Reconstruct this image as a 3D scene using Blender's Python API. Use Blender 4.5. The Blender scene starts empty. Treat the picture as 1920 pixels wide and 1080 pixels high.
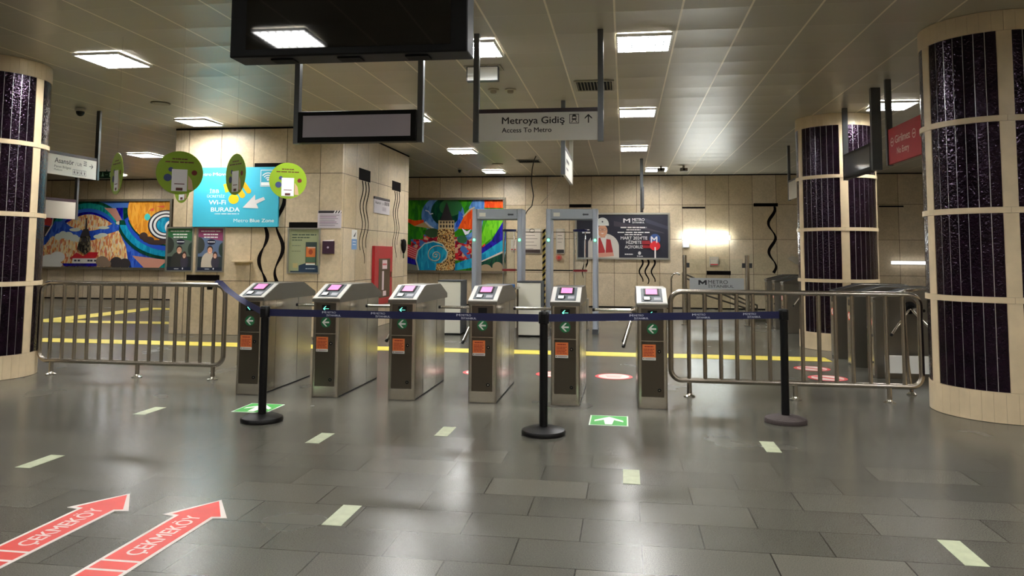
import bpy, math, random
from mathutils import Matrix, Vector
from mathutils.geometry import tessellate_polygon
random.seed(7)
sc = bpy.context.scene
COL = sc.collection
pi = math.pi

# ------------------------------------------------------------------ camera
CAM_F = 1435.0; CAM_CY = 368.0
cam_d = bpy.data.cameras.new('camera'); cam = bpy.data.objects.new('camera', cam_d); COL.objects.link(cam)
pitch, yaw, roll = 0.075858, 0.145746, 0.0068
fw = Vector((-math.sin(yaw)*math.cos(pitch), math.cos(yaw)*math.cos(pitch), math.sin(pitch)))
r0 = Vector((math.cos(yaw), math.sin(yaw), 0)); u0 = r0.cross(fw)
R_ = math.cos(roll)*r0 + math.sin(roll)*u0
U_ = -math.sin(roll)*r0 + math.cos(roll)*u0
cam.matrix_world = Matrix(((R_.x, U_.x, -fw.x, 0), (R_.y, U_.y, -fw.y, 0), (R_.z, U_.z, -fw.z, 1.45), (0, 0, 0, 1)))
cam_d.sensor_width = 36.0; cam_d.lens = CAM_F*36.0/1920.0
cam_d.shift_x = 0.0; cam_d.shift_y = (CAM_CY-540.0)/1920.0
cam_d.clip_start = 0.05; cam_d.clip_end = 200
sc.camera = cam

# ------------------------------------------------------------------ world and exposure
w = bpy.data.worlds.new('world'); sc.world = w; w.use_nodes = True
w.node_tree.nodes['Background'].inputs[0].default_value = (0.9, 0.85, 0.75, 1)
w.node_tree.nodes['Background'].inputs[1].default_value = 0.02
sc.view_settings.view_transform = 'Standard'; sc.view_settings.look = 'None'
sc.view_settings.gamma = 1; sc.view_settings.use_curve_mapping = False
sc.view_settings.exposure = 0.9
LAMP = 58.0          # radiance of the ceiling luminaires
TUBE = 32.0          # radiance of the wall tube lights

# ------------------------------------------------------------------ materials
def lin(c):
    c = c/255.0
    return c/12.92 if c <= 0.04045 else ((c+0.055)/1.055)**2.4
def rgb(r, g, b): return (lin(r), lin(g), lin(b), 1)
MATS = {}
def mat(name, col, rough=0.5, metal=0.0, emit=0.0, spec=0.5, alpha=None, trans=0.0, coat=0.0, noise=None, bump=None, ecol=None):
    if name in MATS: return MATS[name]
    m = bpy.data.materials.new(name); m.use_nodes = True
    nt = m.node_tree; b = nt.nodes['Principled BSDF']
    b.inputs['Base Color'].default_value = col
    b.inputs['Roughness'].default_value = rough
    b.inputs['Metallic'].default_value = metal
    b.inputs['Specular IOR Level'].default_value = spec
    b.inputs['Transmission Weight'].default_value = trans
    b.inputs['Coat Weight'].default_value = coat
    if emit:
        b.inputs['Emission Color'].default_value = ecol or col
        b.inputs['Emission Strength'].default_value = emit
    if alpha is not None: b.inputs['Alpha'].default_value = alpha
    if noise:      # (scale, amount)  tone variation
        n = nt.nodes.new('ShaderNodeTexNoise'); n.inputs['Scale'].default_value = noise[0]; n.inputs['Detail'].default_value = 4
        tc = nt.nodes.new('ShaderNodeTexCoord'); nt.links.new(tc.outputs['Object'], n.inputs['Vector'])
        mr = nt.nodes.new('ShaderNodeMapRange'); mr.inputs['From Min'].default_value = 0.3; mr.inputs['From Max'].default_value = 0.7
        mr.inputs['To Min'].default_value = 1-noise[1]; mr.inputs['To Max'].default_value = 1+noise[1]
        nt.links.new(n.outputs['Fac'], mr.inputs['Value'])
        h = nt.nodes.new('ShaderNodeHueSaturation'); h.inputs['Color'].default_value = col
        nt.links.new(mr.outputs['Result'], h.inputs['Value']); nt.links.new(h.outputs['Color'], b.inputs['Base Color'])
    if bump:       # (scale, strength)
        n = nt.nodes.new('ShaderNodeTexNoise'); n.inputs['Scale'].default_value = bump[0]; n.inputs['Detail'].default_value = 3
        tc = nt.nodes.new('ShaderNodeTexCoord'); nt.links.new(tc.outputs['Object'], n.inputs['Vector'])
        bp = nt.nodes.new('ShaderNodeBump'); bp.inputs['Strength'].default_value = bump[1]; bp.inputs['Distance'].default_value = 0.01
        nt.links.new(n.outputs['Fac'], bp.inputs['Height']); nt.links.new(bp.outputs['Normal'], b.inputs['Normal'])
    MATS[name] = m
    return m
def C(r, g, b, rough=0.5):     # plain printed / painted colour
    return mat('paint_%d_%d_%d_%d' % (r, g, b, rough*100), rgb(r, g, b), rough)

def N(nt, t, **kw):
    n = nt.nodes.new(t)
    for k, v in kw.items():
        if k in n.inputs.keys(): n.inputs[k].default_value = v
        else: setattr(n, k, v)
    return n

def stone_wall_mat():
    m = bpy.data.materials.new('travertine_panels'); m.use_nodes = True; nt = m.node_tree; L = nt.links.new
    b = nt.nodes['Principled BSDF']; b.inputs['Roughness'].default_value = 0.32
    uv = N(nt, 'ShaderNodeUVMap'); mp = N(nt, 'ShaderNodeMapping'); mp.inputs['Location'].default_value = (0.28+0.625*60, 0.0, 0)
    L(uv.outputs[0], mp.inputs['Vector'])
    br = N(nt, 'ShaderNodeTexBrick'); br.offset = 0.0; br.squash = 1.0
    br.inputs['Color1'].default_value = rgb(210, 192, 164); br.inputs['Color2'].default_value = rgb(190, 170, 137)
    br.inputs['Mortar'].default_value = rgb(70, 56, 38)
    br.inputs['Scale'].default_value = 1.0; br.inputs['Mortar Size'].default_value = 0.006; br.inputs['Mortar Smooth'].default_value = 0.3
    br.inputs['Bias'].default_value = 0.0; br.inputs['Brick Width'].default_value = 0.625; br.inputs['Row Height'].default_value = 0.95
    L(mp.outputs[0], br.inputs['Vector'])
    tc = N(nt, 'ShaderNodeTexCoord')
    ns = N(nt, 'ShaderNodeTexNoise', Scale=2.3, Detail=7.0, Roughness=0.62, Distortion=1.2); L(tc.outputs['Object'], ns.inputs['Vector'])
    n2 = N(nt, 'ShaderNodeTexNoise', Scale=22.0, Detail=5.0, Roughness=0.7); L(tc.outputs['Object'], n2.inputs['Vector'])
    ad = N(nt, 'ShaderNodeMath', operation='ADD'); L(ns.outputs['Fac'], ad.inputs[0]); L(n2.outputs['Fac'], ad.inputs[1])
    mr = N(nt, 'ShaderNodeMapRange'); mr.inputs['From Min'].default_value = 0.7; mr.inputs['From Max'].default_value = 1.3
    mr.inputs['To Min'].default_value = 0.78; mr.inputs['To Max'].default_value = 1.14; L(ad.outputs[0], mr.inputs['Value'])
    hs = N(nt, 'ShaderNodeHueSaturation'); L(br.outputs['Color'], hs.inputs['Color']); L(mr.outputs[0], hs.inputs['Value'])
    L(hs.outputs[0], b.inputs['Base Color'])
    bp = N(nt, 'ShaderNodeBump'); bp.inputs['Strength'].default_value = 0.4; bp.inputs['Distance'].default_value = 0.004; bp.invert = True
    L(br.outputs['Fac'], bp.inputs['Height']); L(bp.outputs[0], b.inputs['Normal'])
    return m

def floor_mat():
    m = bpy.data.materials.new('dark_granite_slabs'); m.use_nodes = True; nt = m.node_tree; L = nt.links.new
    b = nt.nodes['Principled BSDF']
    uv = N(nt, 'ShaderNodeUVMap'); mp = N(nt, 'ShaderNodeMapping'); mp.inputs['Location'].default_value = (62.0-0.08, 34.3+0.105, 0)
    L(uv.outputs[0], mp.inputs['Vector'])
    br = N(nt, 'ShaderNodeTexBrick'); br.offset = 0.5; br.squash = 1.0
    br.inputs['Color1'].default_value = rgb(94, 92, 83); br.inputs['Color2'].default_value = rgb(80, 79, 71)
    br.inputs['Mortar'].default_value = rgb(34, 32, 28)
    br.inputs['Scale'].default_value = 1.0; br.inputs['Mortar Size'].default_value = 0.004; br.inputs['Mortar Smooth'].default_value = 0.2
    br.inputs['Brick Width'].default_value = 0.62; br.inputs['Row Height'].default_value = 0.343
    L(mp.outputs[0], br.inputs['Vector'])
    # a few slabs much darker or lighter, two or three long
    b2 = N(nt, 'ShaderNodeTexBrick'); b2.offset = 0.35; b2.squash = 1.0
    b2.inputs['Color1'].default_value = (0.45, 0.45, 0.45, 1); b2.inputs['Color2'].default_value = (1.1, 1.1, 1.08, 1); b2.inputs['Mortar'].default_value = (1, 1, 1, 1)
    b2.inputs['Scale'].default_value = 1.0; b2.inputs['Mortar Size'].default_value = 0.0; b2.inputs['Brick Width'].default_value = 1.86; b2.inputs['Row Height'].default_value = 0.343
    L(mp.outputs[0], b2.inputs['Vector'])
    mx = N(nt, 'ShaderNodeMix'); mx.data_type = 'RGBA'; mx.blend_type = 'MULTIPLY'; mx.inputs[0].default_value = 0.34
    L(br.outputs['Color'], mx.inputs[6]); L(b2.outputs['Color'], mx.inputs[7])
    tc = N(nt, 'ShaderNodeTexCoord')
    sp = N(nt, 'ShaderNodeTexNoise', Scale=170.0, Detail=2.0, Roughness=0.7); L(tc.outputs['Object'], sp.inputs['Vector'])
    cl = N(nt, 'ShaderNodeTexNoise', Scale=0.9, Detail=3.0, Roughness=0.5); L(tc.outputs['Object'], cl.inputs['Vector'])
    mr = N(nt, 'ShaderNodeMapRange'); mr.inputs['From Min'].default_value = 0.25; mr.inputs['From Max'].default_value = 0.75
    mr.inputs['To Min'].default_value = 0.6; mr.inputs['To Max'].default_value = 1.4; L(sp.outputs['Fac'], mr.inputs['Value'])
    hs = N(nt, 'ShaderNodeHueSaturation'); L(mx.outputs[2], hs.inputs['Color']); L(mr.outputs[0], hs.inputs['Value'])
    L(hs.outputs[0], b.inputs['Base Color'])
    rr = N(nt, 'ShaderNodeMapRange'); rr.inputs['From Min'].default_value = 0.0; rr.inputs['From Max'].default_value = 1.0
    rr.inputs['To Min'].default_value = 0.17; rr.inputs['To Max'].default_value = 0.33; L(cl.outputs['Fac'], rr.inputs['Value']); L(rr.outputs[0], b.inputs['Roughness'])
    b.inputs['Specular IOR Level'].default_value = 0.4
    return m

def ceiling_mat():
    m = bpy.data.materials.new('lacquered_ceiling_panels'); m.use_nodes = True; nt = m.node_tree; L = nt.links.new
    b = nt.nodes['Principled BSDF']; b.inputs['Roughness'].default_value = 0.37; b.inputs['Specular IOR Level'].default_value = 0.6; b.inputs['Metallic'].default_value = 0.25
    uv = N(nt, 'ShaderNodeUVMap'); sx = N(nt, 'ShaderNodeSeparateXYZ'); L(uv.outputs[0], sx.inputs[0])
    def cell(out, off, per):
        a = N(nt, 'ShaderNodeMath', operation='ADD'); a.inputs[1].default_value = off+per*60; L(out, a.inputs[0])
        d = N(nt, 'ShaderNodeMath', operation='DIVIDE'); d.inputs[1].default_value = per; L(a.outputs[0], d.inputs[0])
        f = N(nt, 'ShaderNodeMath', operation='FRACT'); L(d.outputs[0], f.inputs[0])
        s = N(nt, 'ShaderNodeMath', operation='SUBTRACT'); s.inputs[1].default_value = 0.5; L(f.outputs[0], s.inputs[0])
        ab = N(nt, 'ShaderNodeMath', operation='ABSOLUTE'); L(s.outputs[0], ab.inputs[0])
        return ab.outputs[0], d.outputs[0]
    cx, dx = cell(sx.outputs[0], 0.08, 0.61); cy, dy = cell(sx.outputs[1], -0.28, 0.67)
    gx = N(nt, 'ShaderNodeMath', operation='GREATER_THAN'); gx.inputs[1].default_value = 0.484; L(cx, gx.inputs[0])
    gy = N(nt, 'ShaderNodeMath', operation='GREATER_THAN'); gy.inputs[1].default_value = 0.4955; L(cy, gy.inputs[0])
    m1 = N(nt, 'ShaderNodeMix'); m1.data_type = 'RGBA'; m1.inputs[6].default_value = rgb(180, 173, 153); m1.inputs[7].default_value = rgb(204, 196, 172)
    L(gy.outputs[0], m1.inputs[0])
    m2 = N(nt, 'ShaderNodeMix'); m2.data_type = 'RGBA'; m2.inputs[7].default_value = rgb(238, 228, 204)
    L(gx.outputs[0], m2.inputs[0]); L(m1.outputs[2], m2.inputs[6]); L(m2.outputs[2], b.inputs['Base Color'])
    # every tray sags a little: parabola across the tray, random amount
    fx = N(nt, 'ShaderNodeMath', operation='FLOOR'); L(dx, fx.inputs[0]); fy = N(nt, 'ShaderNodeMath', operation='FLOOR'); L(dy, fy.inputs[0])
    cmb = N(nt, 'ShaderNodeCombineXYZ'); L(fx.outputs[0], cmb.inputs[0]); L(fy.outputs[0], cmb.inputs[1])
    wn = N(nt, 'ShaderNodeTexWhiteNoise'); L(cmb.outputs[0], wn.inputs['Vector'])
    sq = N(nt, 'ShaderNodeMath', operation='MULTIPLY'); L(cy, sq.inputs[0]); L(cy, sq.inputs[1])
    am = N(nt, 'ShaderNodeMath', operation='MULTIPLY'); L(sq.outputs[0], am.inputs[0]); 
    mr = N(nt, 'ShaderNodeMapRange'); mr.inputs['To Min'].default_value = 0.2; mr.inputs['To Max'].default_value = 1.0; L(wn.outputs['Value'], mr.inputs['Value'])
    L(mr.outputs[0], am.inputs[1])
    tc = N(nt, 'ShaderNodeTexCoord'); ns = N(nt, 'ShaderNodeTexNoise', Scale=1.3, Detail=2.0); L(tc.outputs['Object'], ns.inputs['Vector'])
    nm = N(nt, 'ShaderNodeMath', operation='MULTIPLY'); nm.inputs[1].default_value = 0.25; L(ns.outputs['Fac'], nm.inputs[0])
    ad = N(nt, 'ShaderNodeMath', operation='ADD'); L(am.outputs[0], ad.inputs[0]); L(nm.outputs[0], ad.inputs[1])
    bp = N(nt, 'ShaderNodeBump'); bp.inputs['Strength'].default_value = 0.8; bp.inputs['Distance'].default_value = 0.045
    L(ad.outputs[0], bp.inputs['Height']); L(bp.outputs[0], b.inputs['Normal'])
    return m

def mosaic_mat(name, cols, scale=(60, 20)):   # small glass pieces of several colours
    if name in MATS: return MATS[name]
    m = bpy.data.materials.new(name); m.use_nodes = True; nt = m.node_tree; L = nt.links.new
    b = nt.nodes['Principled BSDF']; b.inputs['Roughness'].default_value = 0.22
    tc = N(nt, 'ShaderNodeTexCoord'); mp = N(nt, 'ShaderNodeMapping'); mp.inputs['Scale'].default_value = (scale[0], 1, scale[1])
    L(tc.outputs['Object'], mp.inputs['Vector'])
    v = N(nt, 'ShaderNodeTexVoronoi', Scale=1.0); L(mp.outputs[0], v.inputs['Vector'])
    sp = N(nt, 'ShaderNodeSeparateColor'); L(v.outputs['Color'], sp.inputs[0])
    cr = N(nt, 'ShaderNodeValToRGB'); cr.color_ramp.interpolation = 'CONSTANT'
    L(sp.outputs[0], cr.inputs[0])
    e = cr.color_ramp.elements
    for i, c in enumerate(cols):
        if i < 2: el = e[i]; el.position = i/len(cols)
        else: el = e.new(i/len(cols))
        el.color = rgb(*c)
    L(cr.outputs[0], b.inputs['Base Color'])
    MATS[name] = m
    return m

def column_tile_mat():
    m = bpy.data.materials.new('purple_ripple_glass'); m.use_nodes = True; nt = m.node_tree; L = nt.links.new
    b = nt.nodes['Principled BSDF']; b.inputs['Roughness'].default_value = 0.06; b.inputs['Specular IOR Level'].default_value = 0.33; b.inputs['Specular Tint'].default_value = (0.85, 0.6, 0.9, 1)
    tc = N(nt, 'ShaderNodeTexCoord')
    n0 = N(nt, 'ShaderNodeTexNoise', Scale=9.0, Detail=3.0); L(tc.outputs['Object'], n0.inputs['Vector'])
    cr = N(nt, 'ShaderNodeValToRGB'); cr.color_ramp.elements[0].color = rgb(6, 4, 7); cr.color_ramp.elements[1].color = rgb(26, 12, 24)
    cr.color_ramp.elements[0].position = 0.35; cr.color_ramp.elements[1].position = 0.75
    L(n0.outputs['Fac'], cr.inputs[0]); L(cr.outputs[0], b.inputs['Base Color'])
    n1 = N(nt, 'ShaderNodeTexNoise', Scale=38.0, Detail=1.0, Roughness=0.5, Distortion=0.5); L(tc.outputs['Object'], n1.inputs['Vector'])
    bp = N(nt, 'ShaderNodeBump'); bp.inputs['Strength'].default_value = 0.55; bp.inputs['Distance'].default_value = 0.012
    L(n1.outputs['Fac'], bp.inputs['Height']); L(bp.outputs[0], b.inputs['Normal'])
    return m

def steel_mat(name, col, rough, brush=True):
    m = bpy.data.materials.new(name); m.use_nodes = True; nt = m.node_tree; L = nt.links.new
    b = nt.nodes['Principled BSDF']; b.inputs['Metallic'].default_value = 1.0; b.inputs['Base Color'].default_value = col; b.inputs['Roughness'].default_value = rough
    if brush:
        tc = N(nt, 'ShaderNodeTexCoord'); mp = N(nt, 'ShaderNodeMapping'); mp.inputs['Scale'].default_value = (1.5, 1.5, 14)
        L(tc.outputs['Object'], mp.inputs['Vector'])
        n = N(nt, 'ShaderNodeTexNoise', Scale=2.0, Detail=4.0); L(mp.outputs[0], n.inputs['Vector'])
        mr = N(nt, 'ShaderNodeMapRange'); mr.inputs['To Min'].default_value = rough-0.03; mr.inputs['To Max'].default_value = rough+0.04
        L(n.outputs['Fac'], mr.inputs['Value']); L(mr.outputs[0], b.inputs['Roughness'])
        n2 = N(nt, 'ShaderNodeTexNoise', Scale=3.0, Detail=1.0, Roughness=0.4); L(tc.outputs['Object'], n2.inputs['Vector'])
        bp = N(nt, 'ShaderNodeBump'); bp.inputs['Strength'].default_value = 0.25; bp.inputs['Distance'].default_value = 0.012
        L(n2.outputs['Fac'], bp.inputs['Height']); L(bp.outputs[0], b.inputs['Normal'])
    MATS[name] = m
    return m

STONE = stone_wall_mat(); FLOOR = floor_mat(); CEIL = ceiling_mat(); TILE = column_tile_mat()
STEEL = steel_mat('brushed_steel', rgb(196, 190, 178), 0.25)
STEELD = steel_mat('dark_brushed_steel', rgb(98, 91, 81), 0.34)
HOOD = steel_mat('hood_steel', rgb(132, 128, 120), 0.34)
CHROME = steel_mat('polished_steel', rgb(205, 200, 190), 0.16, False)
RAILM = steel_mat('rail_steel', rgb(168, 160, 148), 0.27, False)
BEIGE = mat('beige_stone', rgb(206, 186, 152), 0.4, noise=(5, 0.1))
SILVER = mat('silver_edge', rgb(205, 205, 205), 0.3, metal=0.9)
BLACK = mat('black_plastic', rgb(6, 6, 7), 0.4, spec=0.3)
BLACKM = mat('black_matt', rgb(9, 8, 8), 0.7, spec=0.2)
HOUSE = mat('black_housing', rgb(5, 5, 6), 0.5, spec=0.2)
DARKSLOT = mat('dark_slot', rgb(12, 7, 7), 0.8, spec=0.1)
SCREEN = mat('black_glass', rgb(12, 12, 13), 0.03, spec=0.6)
GREYSCREEN = mat('grey_matt_screen', rgb(150, 142, 148), 0.35, emit=0.05)  # faint glow added to brighten the blank screen, which lacks front light
WHITE = mat('white_paint', rgb(225, 225, 220), 0.4)
SIGNW = mat('sign_white', rgb(232, 230, 222), 0.35)
PLUM = mat('plum_band', rgb(50, 34, 42), 0.4)
GREYD = mat('dark_grey_paint', rgb(62, 64, 68), 0.4)
GREYM = mat('mid_grey_paint', rgb(150, 156, 166), 0.35)
POLE = mat('grey_metal_pole', rgb(88, 90, 92), 0.35, metal=0.6)
ALU = mat('aluminium_frame', rgb(190, 188, 178), 0.3, metal=0.8)
LAMPM = mat('lamp_diffuser', (1, 1, 1, 1), 0.5, emit=LAMP, ecol=(1.0, 0.985, 0.965, 1))
TUBEM = mat('tube_light', (1, 1, 1, 1), 0.5, emit=TUBE, ecol=(0.9, 0.98, 1.0, 1))
PINK = mat('pink_lcd', rgb(220, 110, 155), 0.4, emit=0.28, ecol=rgb(248, 120, 180))
ARROWLED = mat('green_led', rgb(120, 230, 200), 0.4, emit=0.9, ecol=rgb(120, 240, 205))
LED = mat('detector_led', rgb(60, 255, 140), 0.4, emit=4.0, ecol=rgb(80, 255, 150))
GREEN = C(16, 110, 62); RED = C(178, 28, 38); ORANGE = C(224, 118, 60)
BELT = mat('navy_webbing', rgb(9, 15, 66), 0.6, bump=(300, 0.3))
ARROWRED = mat('floor_red', rgb(226, 66, 56), 0.45, noise=(8, 0.06))
YELLOW = mat('tactile_yellow', rgb(226, 206, 88), 0.5, noise=(3, 0.1))
STRIP = mat('pale_floor_strip', rgb(176, 182, 152), 0.5, noise=(14, 0.12))
ACRYL = mat('clear_acrylic', (0.95, 0.98, 1, 1), 0.03, trans=1.0, spec=0.5)
ACRYL.node_tree.nodes['Principled BSDF'].inputs['IOR'].default_value = 1.08
GLASSP = mat('clear_glass', (0.93, 0.97, 0.96, 1), 0.02, trans=1.0)
GLASSP.node_tree.nodes['Principled BSDF'].inputs['IOR'].default_value = 1.1

# ------------------------------------------------------------------ mesh builder
FACE = Matrix.Rotation(pi/2, 4, 'X')          # local xy plane stood up, facing -Y
_txt = {}
def text_geo(s, bold):
    k = (s, bold)
    if k in _txt: return _txt[k]
    cu = bpy.data.curves.new('t', 'FONT'); cu.body = s; cu.size = 1.0; cu.offset = 0.0; cu.resolution_u = 3
    o = bpy.data.objects.new('t', cu); COL.objects.link(o)
    dg = bpy.context.evaluated_depsgraph_get(); dg.update()
    me = bpy.data.meshes.new_from_object(o.evaluated_get(dg))
    vs = [(v.co.x, v.co.y) for v in me.vertices]; fs = [tuple(p.vertices) for p in me.polygons]
    bpy.data.objects.remove(o); bpy.data.curves.remove(cu); bpy.data.meshes.remove(me)
    if bold:
        V = []; F = []
        for dx, dy in ((-0.016, 0), (0.016, 0), (0, 0.01), (0, -0.01)):
            n = len(V); V += [(a+dx, b+dy) for a, b in vs]; F += [tuple(n+q for q in f) for f in fs]
        vs, fs = V, F
    _txt[k] = (vs, fs)
    return _txt[k]
CAPH = max(v[1] for v in text_geo('H', False)[0])

def bars(mb, x, y, h, w, z, seed=1):       # blurred small print: word-shaped strokes
    rnd = random.Random(seed+int(w*1000)); p = 0.0
    while p < w-1e-6:
        l = min(rnd.uniform(0.12, 0.3)*w, w-p)
        mb.rect(x+p, x+p+l*0.86, y+h*0.1, y+h*0.8, z); p += l

class MB:
    def __init__(s): s.v = []; s.f = []; s.mi = []; s.M = Matrix.Identity(4); s.i = 0
    def add(s, vs, fs):
        n = len(s.v)
        s.v += [s.M @ Vector(p) for p in vs]
        s.f += [tuple(n+k for k in f) for f in fs]; s.mi += [s.i]*len(fs)
        return s
    def box(s, x0, x1, y0, y1, z0, z1):
        vs = [(x, y, z) for z in (z0, z1) for y in (y0, y1) for x in (x0, x1)]
        return s.add(vs, [(0, 2, 3, 1), (4, 5, 7, 6), (0, 1, 5, 4), (2, 6, 7, 3), (0, 4, 6, 2), (1, 3, 7, 5)])
    def rbox(s, x0, x1, y0, y1, z0, z1, r=0.02, n=3):   # vertical edges rounded
        pts = []
        for cx, cy, a0 in ((x1-r, y1-r, 0), (x0+r, y1-r, 90), (x0+r, y0+r, 180), (x1-r, y0+r, 270)):
            for k in range(n+1):
                a = math.radians(a0+90*k/n); pts.append((cx+r*math.cos(a), cy+r*math.sin(a)))
        return s.prism(pts, z0, z1)
    def prism(s, pts, z0, z1, side=True):
        n = len(pts); vs = [(x, y, z0) for x, y in pts]+[(x, y, z1) for x, y in pts]
        tri = tessellate_polygon([[Vector((x, y, 0)) for x, y in pts]])
        fs = []
        for t in tri:
            a, b, c = [Vector(pts[k]) for k in t]
            cr = (b.x-a.x)*(c.y-a.y)-(b.y-a.y)*(c.x-a.x)
            t = tuple(t) if cr > 0 else tuple(reversed(t))
            fs.append(tuple(n+k for k in t))
            if side: fs.append(tuple(reversed(t)))
        if side:
            ar = sum(pts[k][0]*pts[(k+1) % n][1]-pts[(k+1) % n][0]*pts[k][1] for k in range(n))
            for k in range(n):
                j = (k+1) % n
                fs.append((k, j, n+j, n+k) if ar > 0 else (k, n+k, n+j, j))
        return s.add(vs, fs)
    def flat(s, pts, z): return s.prism(pts, z, z, side=False)
    def rect(s, x0, x1, y0, y1, z=0, z1=None):
        p = [(x0, y0), (x1, y0), (x1, y1), (x0, y1)]
        return s.flat(p, z) if z1 is None else s.prism(p, z, z1)
    def disc(s, cx, cy, rx, z, ry=None, n=32, z1=None):
        ry = rx if ry is None else ry
        p = [(cx+rx*math.cos(2*pi*k/n), cy+ry*math.sin(2*pi*k/n)) for k in range(n)]
        return s.flat(p, z) if z1 is None else s.prism(p, z, z1)
    def ring(s, cx, cy, r0, r1, z, n=32, a0=0, a1=360):
        vs = []; fs = []
        full = abs(a1-a0) >= 360
        m = n if full else n+1
        for k in range(m):
            a = math.radians(a0+(a1-a0)*k/n)
            vs += [(cx+r0*math.cos(a), cy+r0*math.sin(a), z), (cx+r1*math.cos(a), cy+r1*math.sin(a), z)]
        for k in range(n):
            j = (k+1) % m; fs.append((2*k, 2*k+1, 2*j+1, 2*j))
        return s.add(vs, fs)
    def cyl(s, p0, p1, r, n=16, r1=None):
        p0 = Vector(p0); p1 = Vector(p1); r1 = r if r1 is None else r1
        d = (p1-p0).normalized(); a = d.orthogonal().normalized(); b = d.cross(a)
        vs = []
        for p, q in ((p0, r), (p1, r1)):
            vs += [p+a*q*math.cos(2*pi*k/n)+b*q*math.sin(2*pi*k/n) for k in range(n)]
        fs = [(k, (k+1) % n, n+(k+1) % n, n+k) for k in range(n)]
        fs += [tuple(reversed(range(n))), tuple(range(n, 2*n))]
        return s.add(vs, fs)
    def tube(s, pts, r, n=12, closed=False):
        pts = [Vector(p) for p in pts]; m = len(pts)
        vs = []; fs = []; nrm = None
        for i, p in enumerate(pts):
            a = pts[i-1] if (i > 0 or closed) else p; b = pts[(i+1) % m] if (i < m-1 or closed) else p
            t = (b-a).normalized()
            if nrm is None: nrm = t.orthogonal().normalized()
            nrm = (nrm-t*nrm.dot(t)).normalized(); bi = t.cross(nrm)
            vs += [p+nrm*r*math.cos(2*pi*k/n)+bi*r*math.sin(2*pi*k/n) for k in range(n)]
        for i in range(m if closed else m-1):
            j = (i+1) % m
            for k in range(n): fs.append((i*n+k, i*n+(k+1) % n, j*n+(k+1) % n, j*n+k))
        if not closed: fs += [tuple(reversed(range(n))), tuple(range((m-1)*n, m*n))]
        return s.add(vs, fs)
    def lathe(s, prof, n=32, c=(0, 0)):
        vs = []; m = len(prof)
        for r, z in prof: vs += [(c[0]+r*math.cos(2*pi*k/n), c[1]+r*math.sin(2*pi*k/n), z) for k in range(n)]
        fs = [(i*n+k, i*n+(k+1) % n, (i+1)*n+(k+1) % n, (i+1)*n+k) for i in range(m-1) for k in range(n)]
        fs += [tuple(reversed(range(n))), tuple(range((m-1)*n, m*n))]
        return s.add(vs, fs)
    def text(s, t, x, y, h, w=None, z=0, bold=False, align='l', rot=0, sy=1.0):
        vs, fs = text_geo(t, bold)
        if not vs: return s
        k = h/CAPH; x0 = min(v[0] for v in vs); x1 = max(v[0] for v in vs)
        kx = k if w is None else w/(x1-x0)
        W = (x1-x0)*kx; ox = {'l': 0, 'c': -W/2, 'r': -W}[align]
        c_, s_ = math.cos(rot), math.sin(rot)
        out = []
        q4 = len(vs)//4 if bold else len(vs)+1
        for i4, (a, b) in enumerate(vs):
            px = (a-x0)*kx+ox; py = b*k*sy
            out.append((x+px*c_-py*s_, y+px*s_+py*c_, z+0.00004*(i4//q4)))
        return s.add(out, fs)
    def ribbon(s, pts, w0, z0, z1, taper=None):       # flat band along 2d centre line
        m = len(pts); L_ = []; R2 = []
        for i, p in enumerate(pts):
            a = pts[max(i-1, 0)]; b = pts[min(i+1, m-1)]
            dx, dy = b[0]-a[0], b[1]-a[1]; l = math.hypot(dx, dy) or 1
            t = i/(m-1); w_ = (taper(t) if taper else 1)*w0/2
            L_.append((p[0]-dy/l*w_, p[1]+dx/l*w_)); R2.append((p[0]+dy/l*w_, p[1]-dx/l*w_))
        for i in range(m-1):
            q = [R2[i], R2[i+1], L_[i+1], L_[i]]
            s.add([(a, b, z1) for a, b in q]+[(a, b, z0) for a, b in q], [(0, 1, 2, 3), (7, 6, 5, 4), (0, 4, 5, 1), (2, 6, 7, 3), (1, 5, 6, 2), (3, 7, 4, 0)])
        return s
    def build(s, name, mats, parent=None, loc=(0, 0, 0), rz=0, smooth=False, bevel=0):
        me = bpy.data.meshes.new(name)
        me.from_pydata([tuple(v) for v in s.v], [], s.f)
        if not isinstance(mats, (list, tuple)): mats = [mats]
        for m in mats: me.materials.append(m)
        me.polygons.foreach_set('material_index', s.mi)
        uvl = me.uv_layers.new(name='uv')
        for p in me.polygons:
            nx, ny, nz = [abs(q) for q in p.normal]
            for li in p.loop_indices:
                c = me.vertices[me.loops[li].vertex_index].co
                uvl.data[li].uv = (c.x, c.y) if nz >= nx and nz >= ny else ((c.y, c.z) if nx > ny else (c.x, c.z))
        if smooth:
            me.polygons.foreach_set('use_smooth', [True]*len(me.polygons))
            try: me.set_sharp_from_angle(angle=math.radians(38))
            except Exception: pass
        me.update()
        o = bpy.data.objects.new(name, me); COL.objects.link(o)
        o.location = loc; o.rotation_euler = (0, 0, rz)
        if parent: o.parent = parent
        if bevel:
            b = o.modifiers.new('bevel', 'BEVEL'); b.width = bevel; b.segments = 2; b.limit_method = 'ANGLE'; b.angle_limit = math.radians(50)
        return o

def tag(o, label=None, cat=None, group=None, kind=None):
    if label: o['label'] = label
    if cat: o['category'] = cat
    if group: o['group'] = group
    if kind: o['kind'] = kind
    return o
def thing(name, label, cat, loc=(0, 0, 0), rz=0, group=None):
    o = bpy.data.objects.new(name, None); COL.objects.link(o); o.empty_display_size = 0.1
    o.location = loc; o.rotation_euler = (0, 0, rz)
    return tag(o, label, cat, group)
def copy_tree(o, parent=None):
    c = o.copy(); COL.objects.link(c)
    if parent: c.parent = parent
    for ch in list(o.children): copy_tree(ch, c)
    return c
def struct(o): o['kind'] = 'structure'; return o

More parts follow.
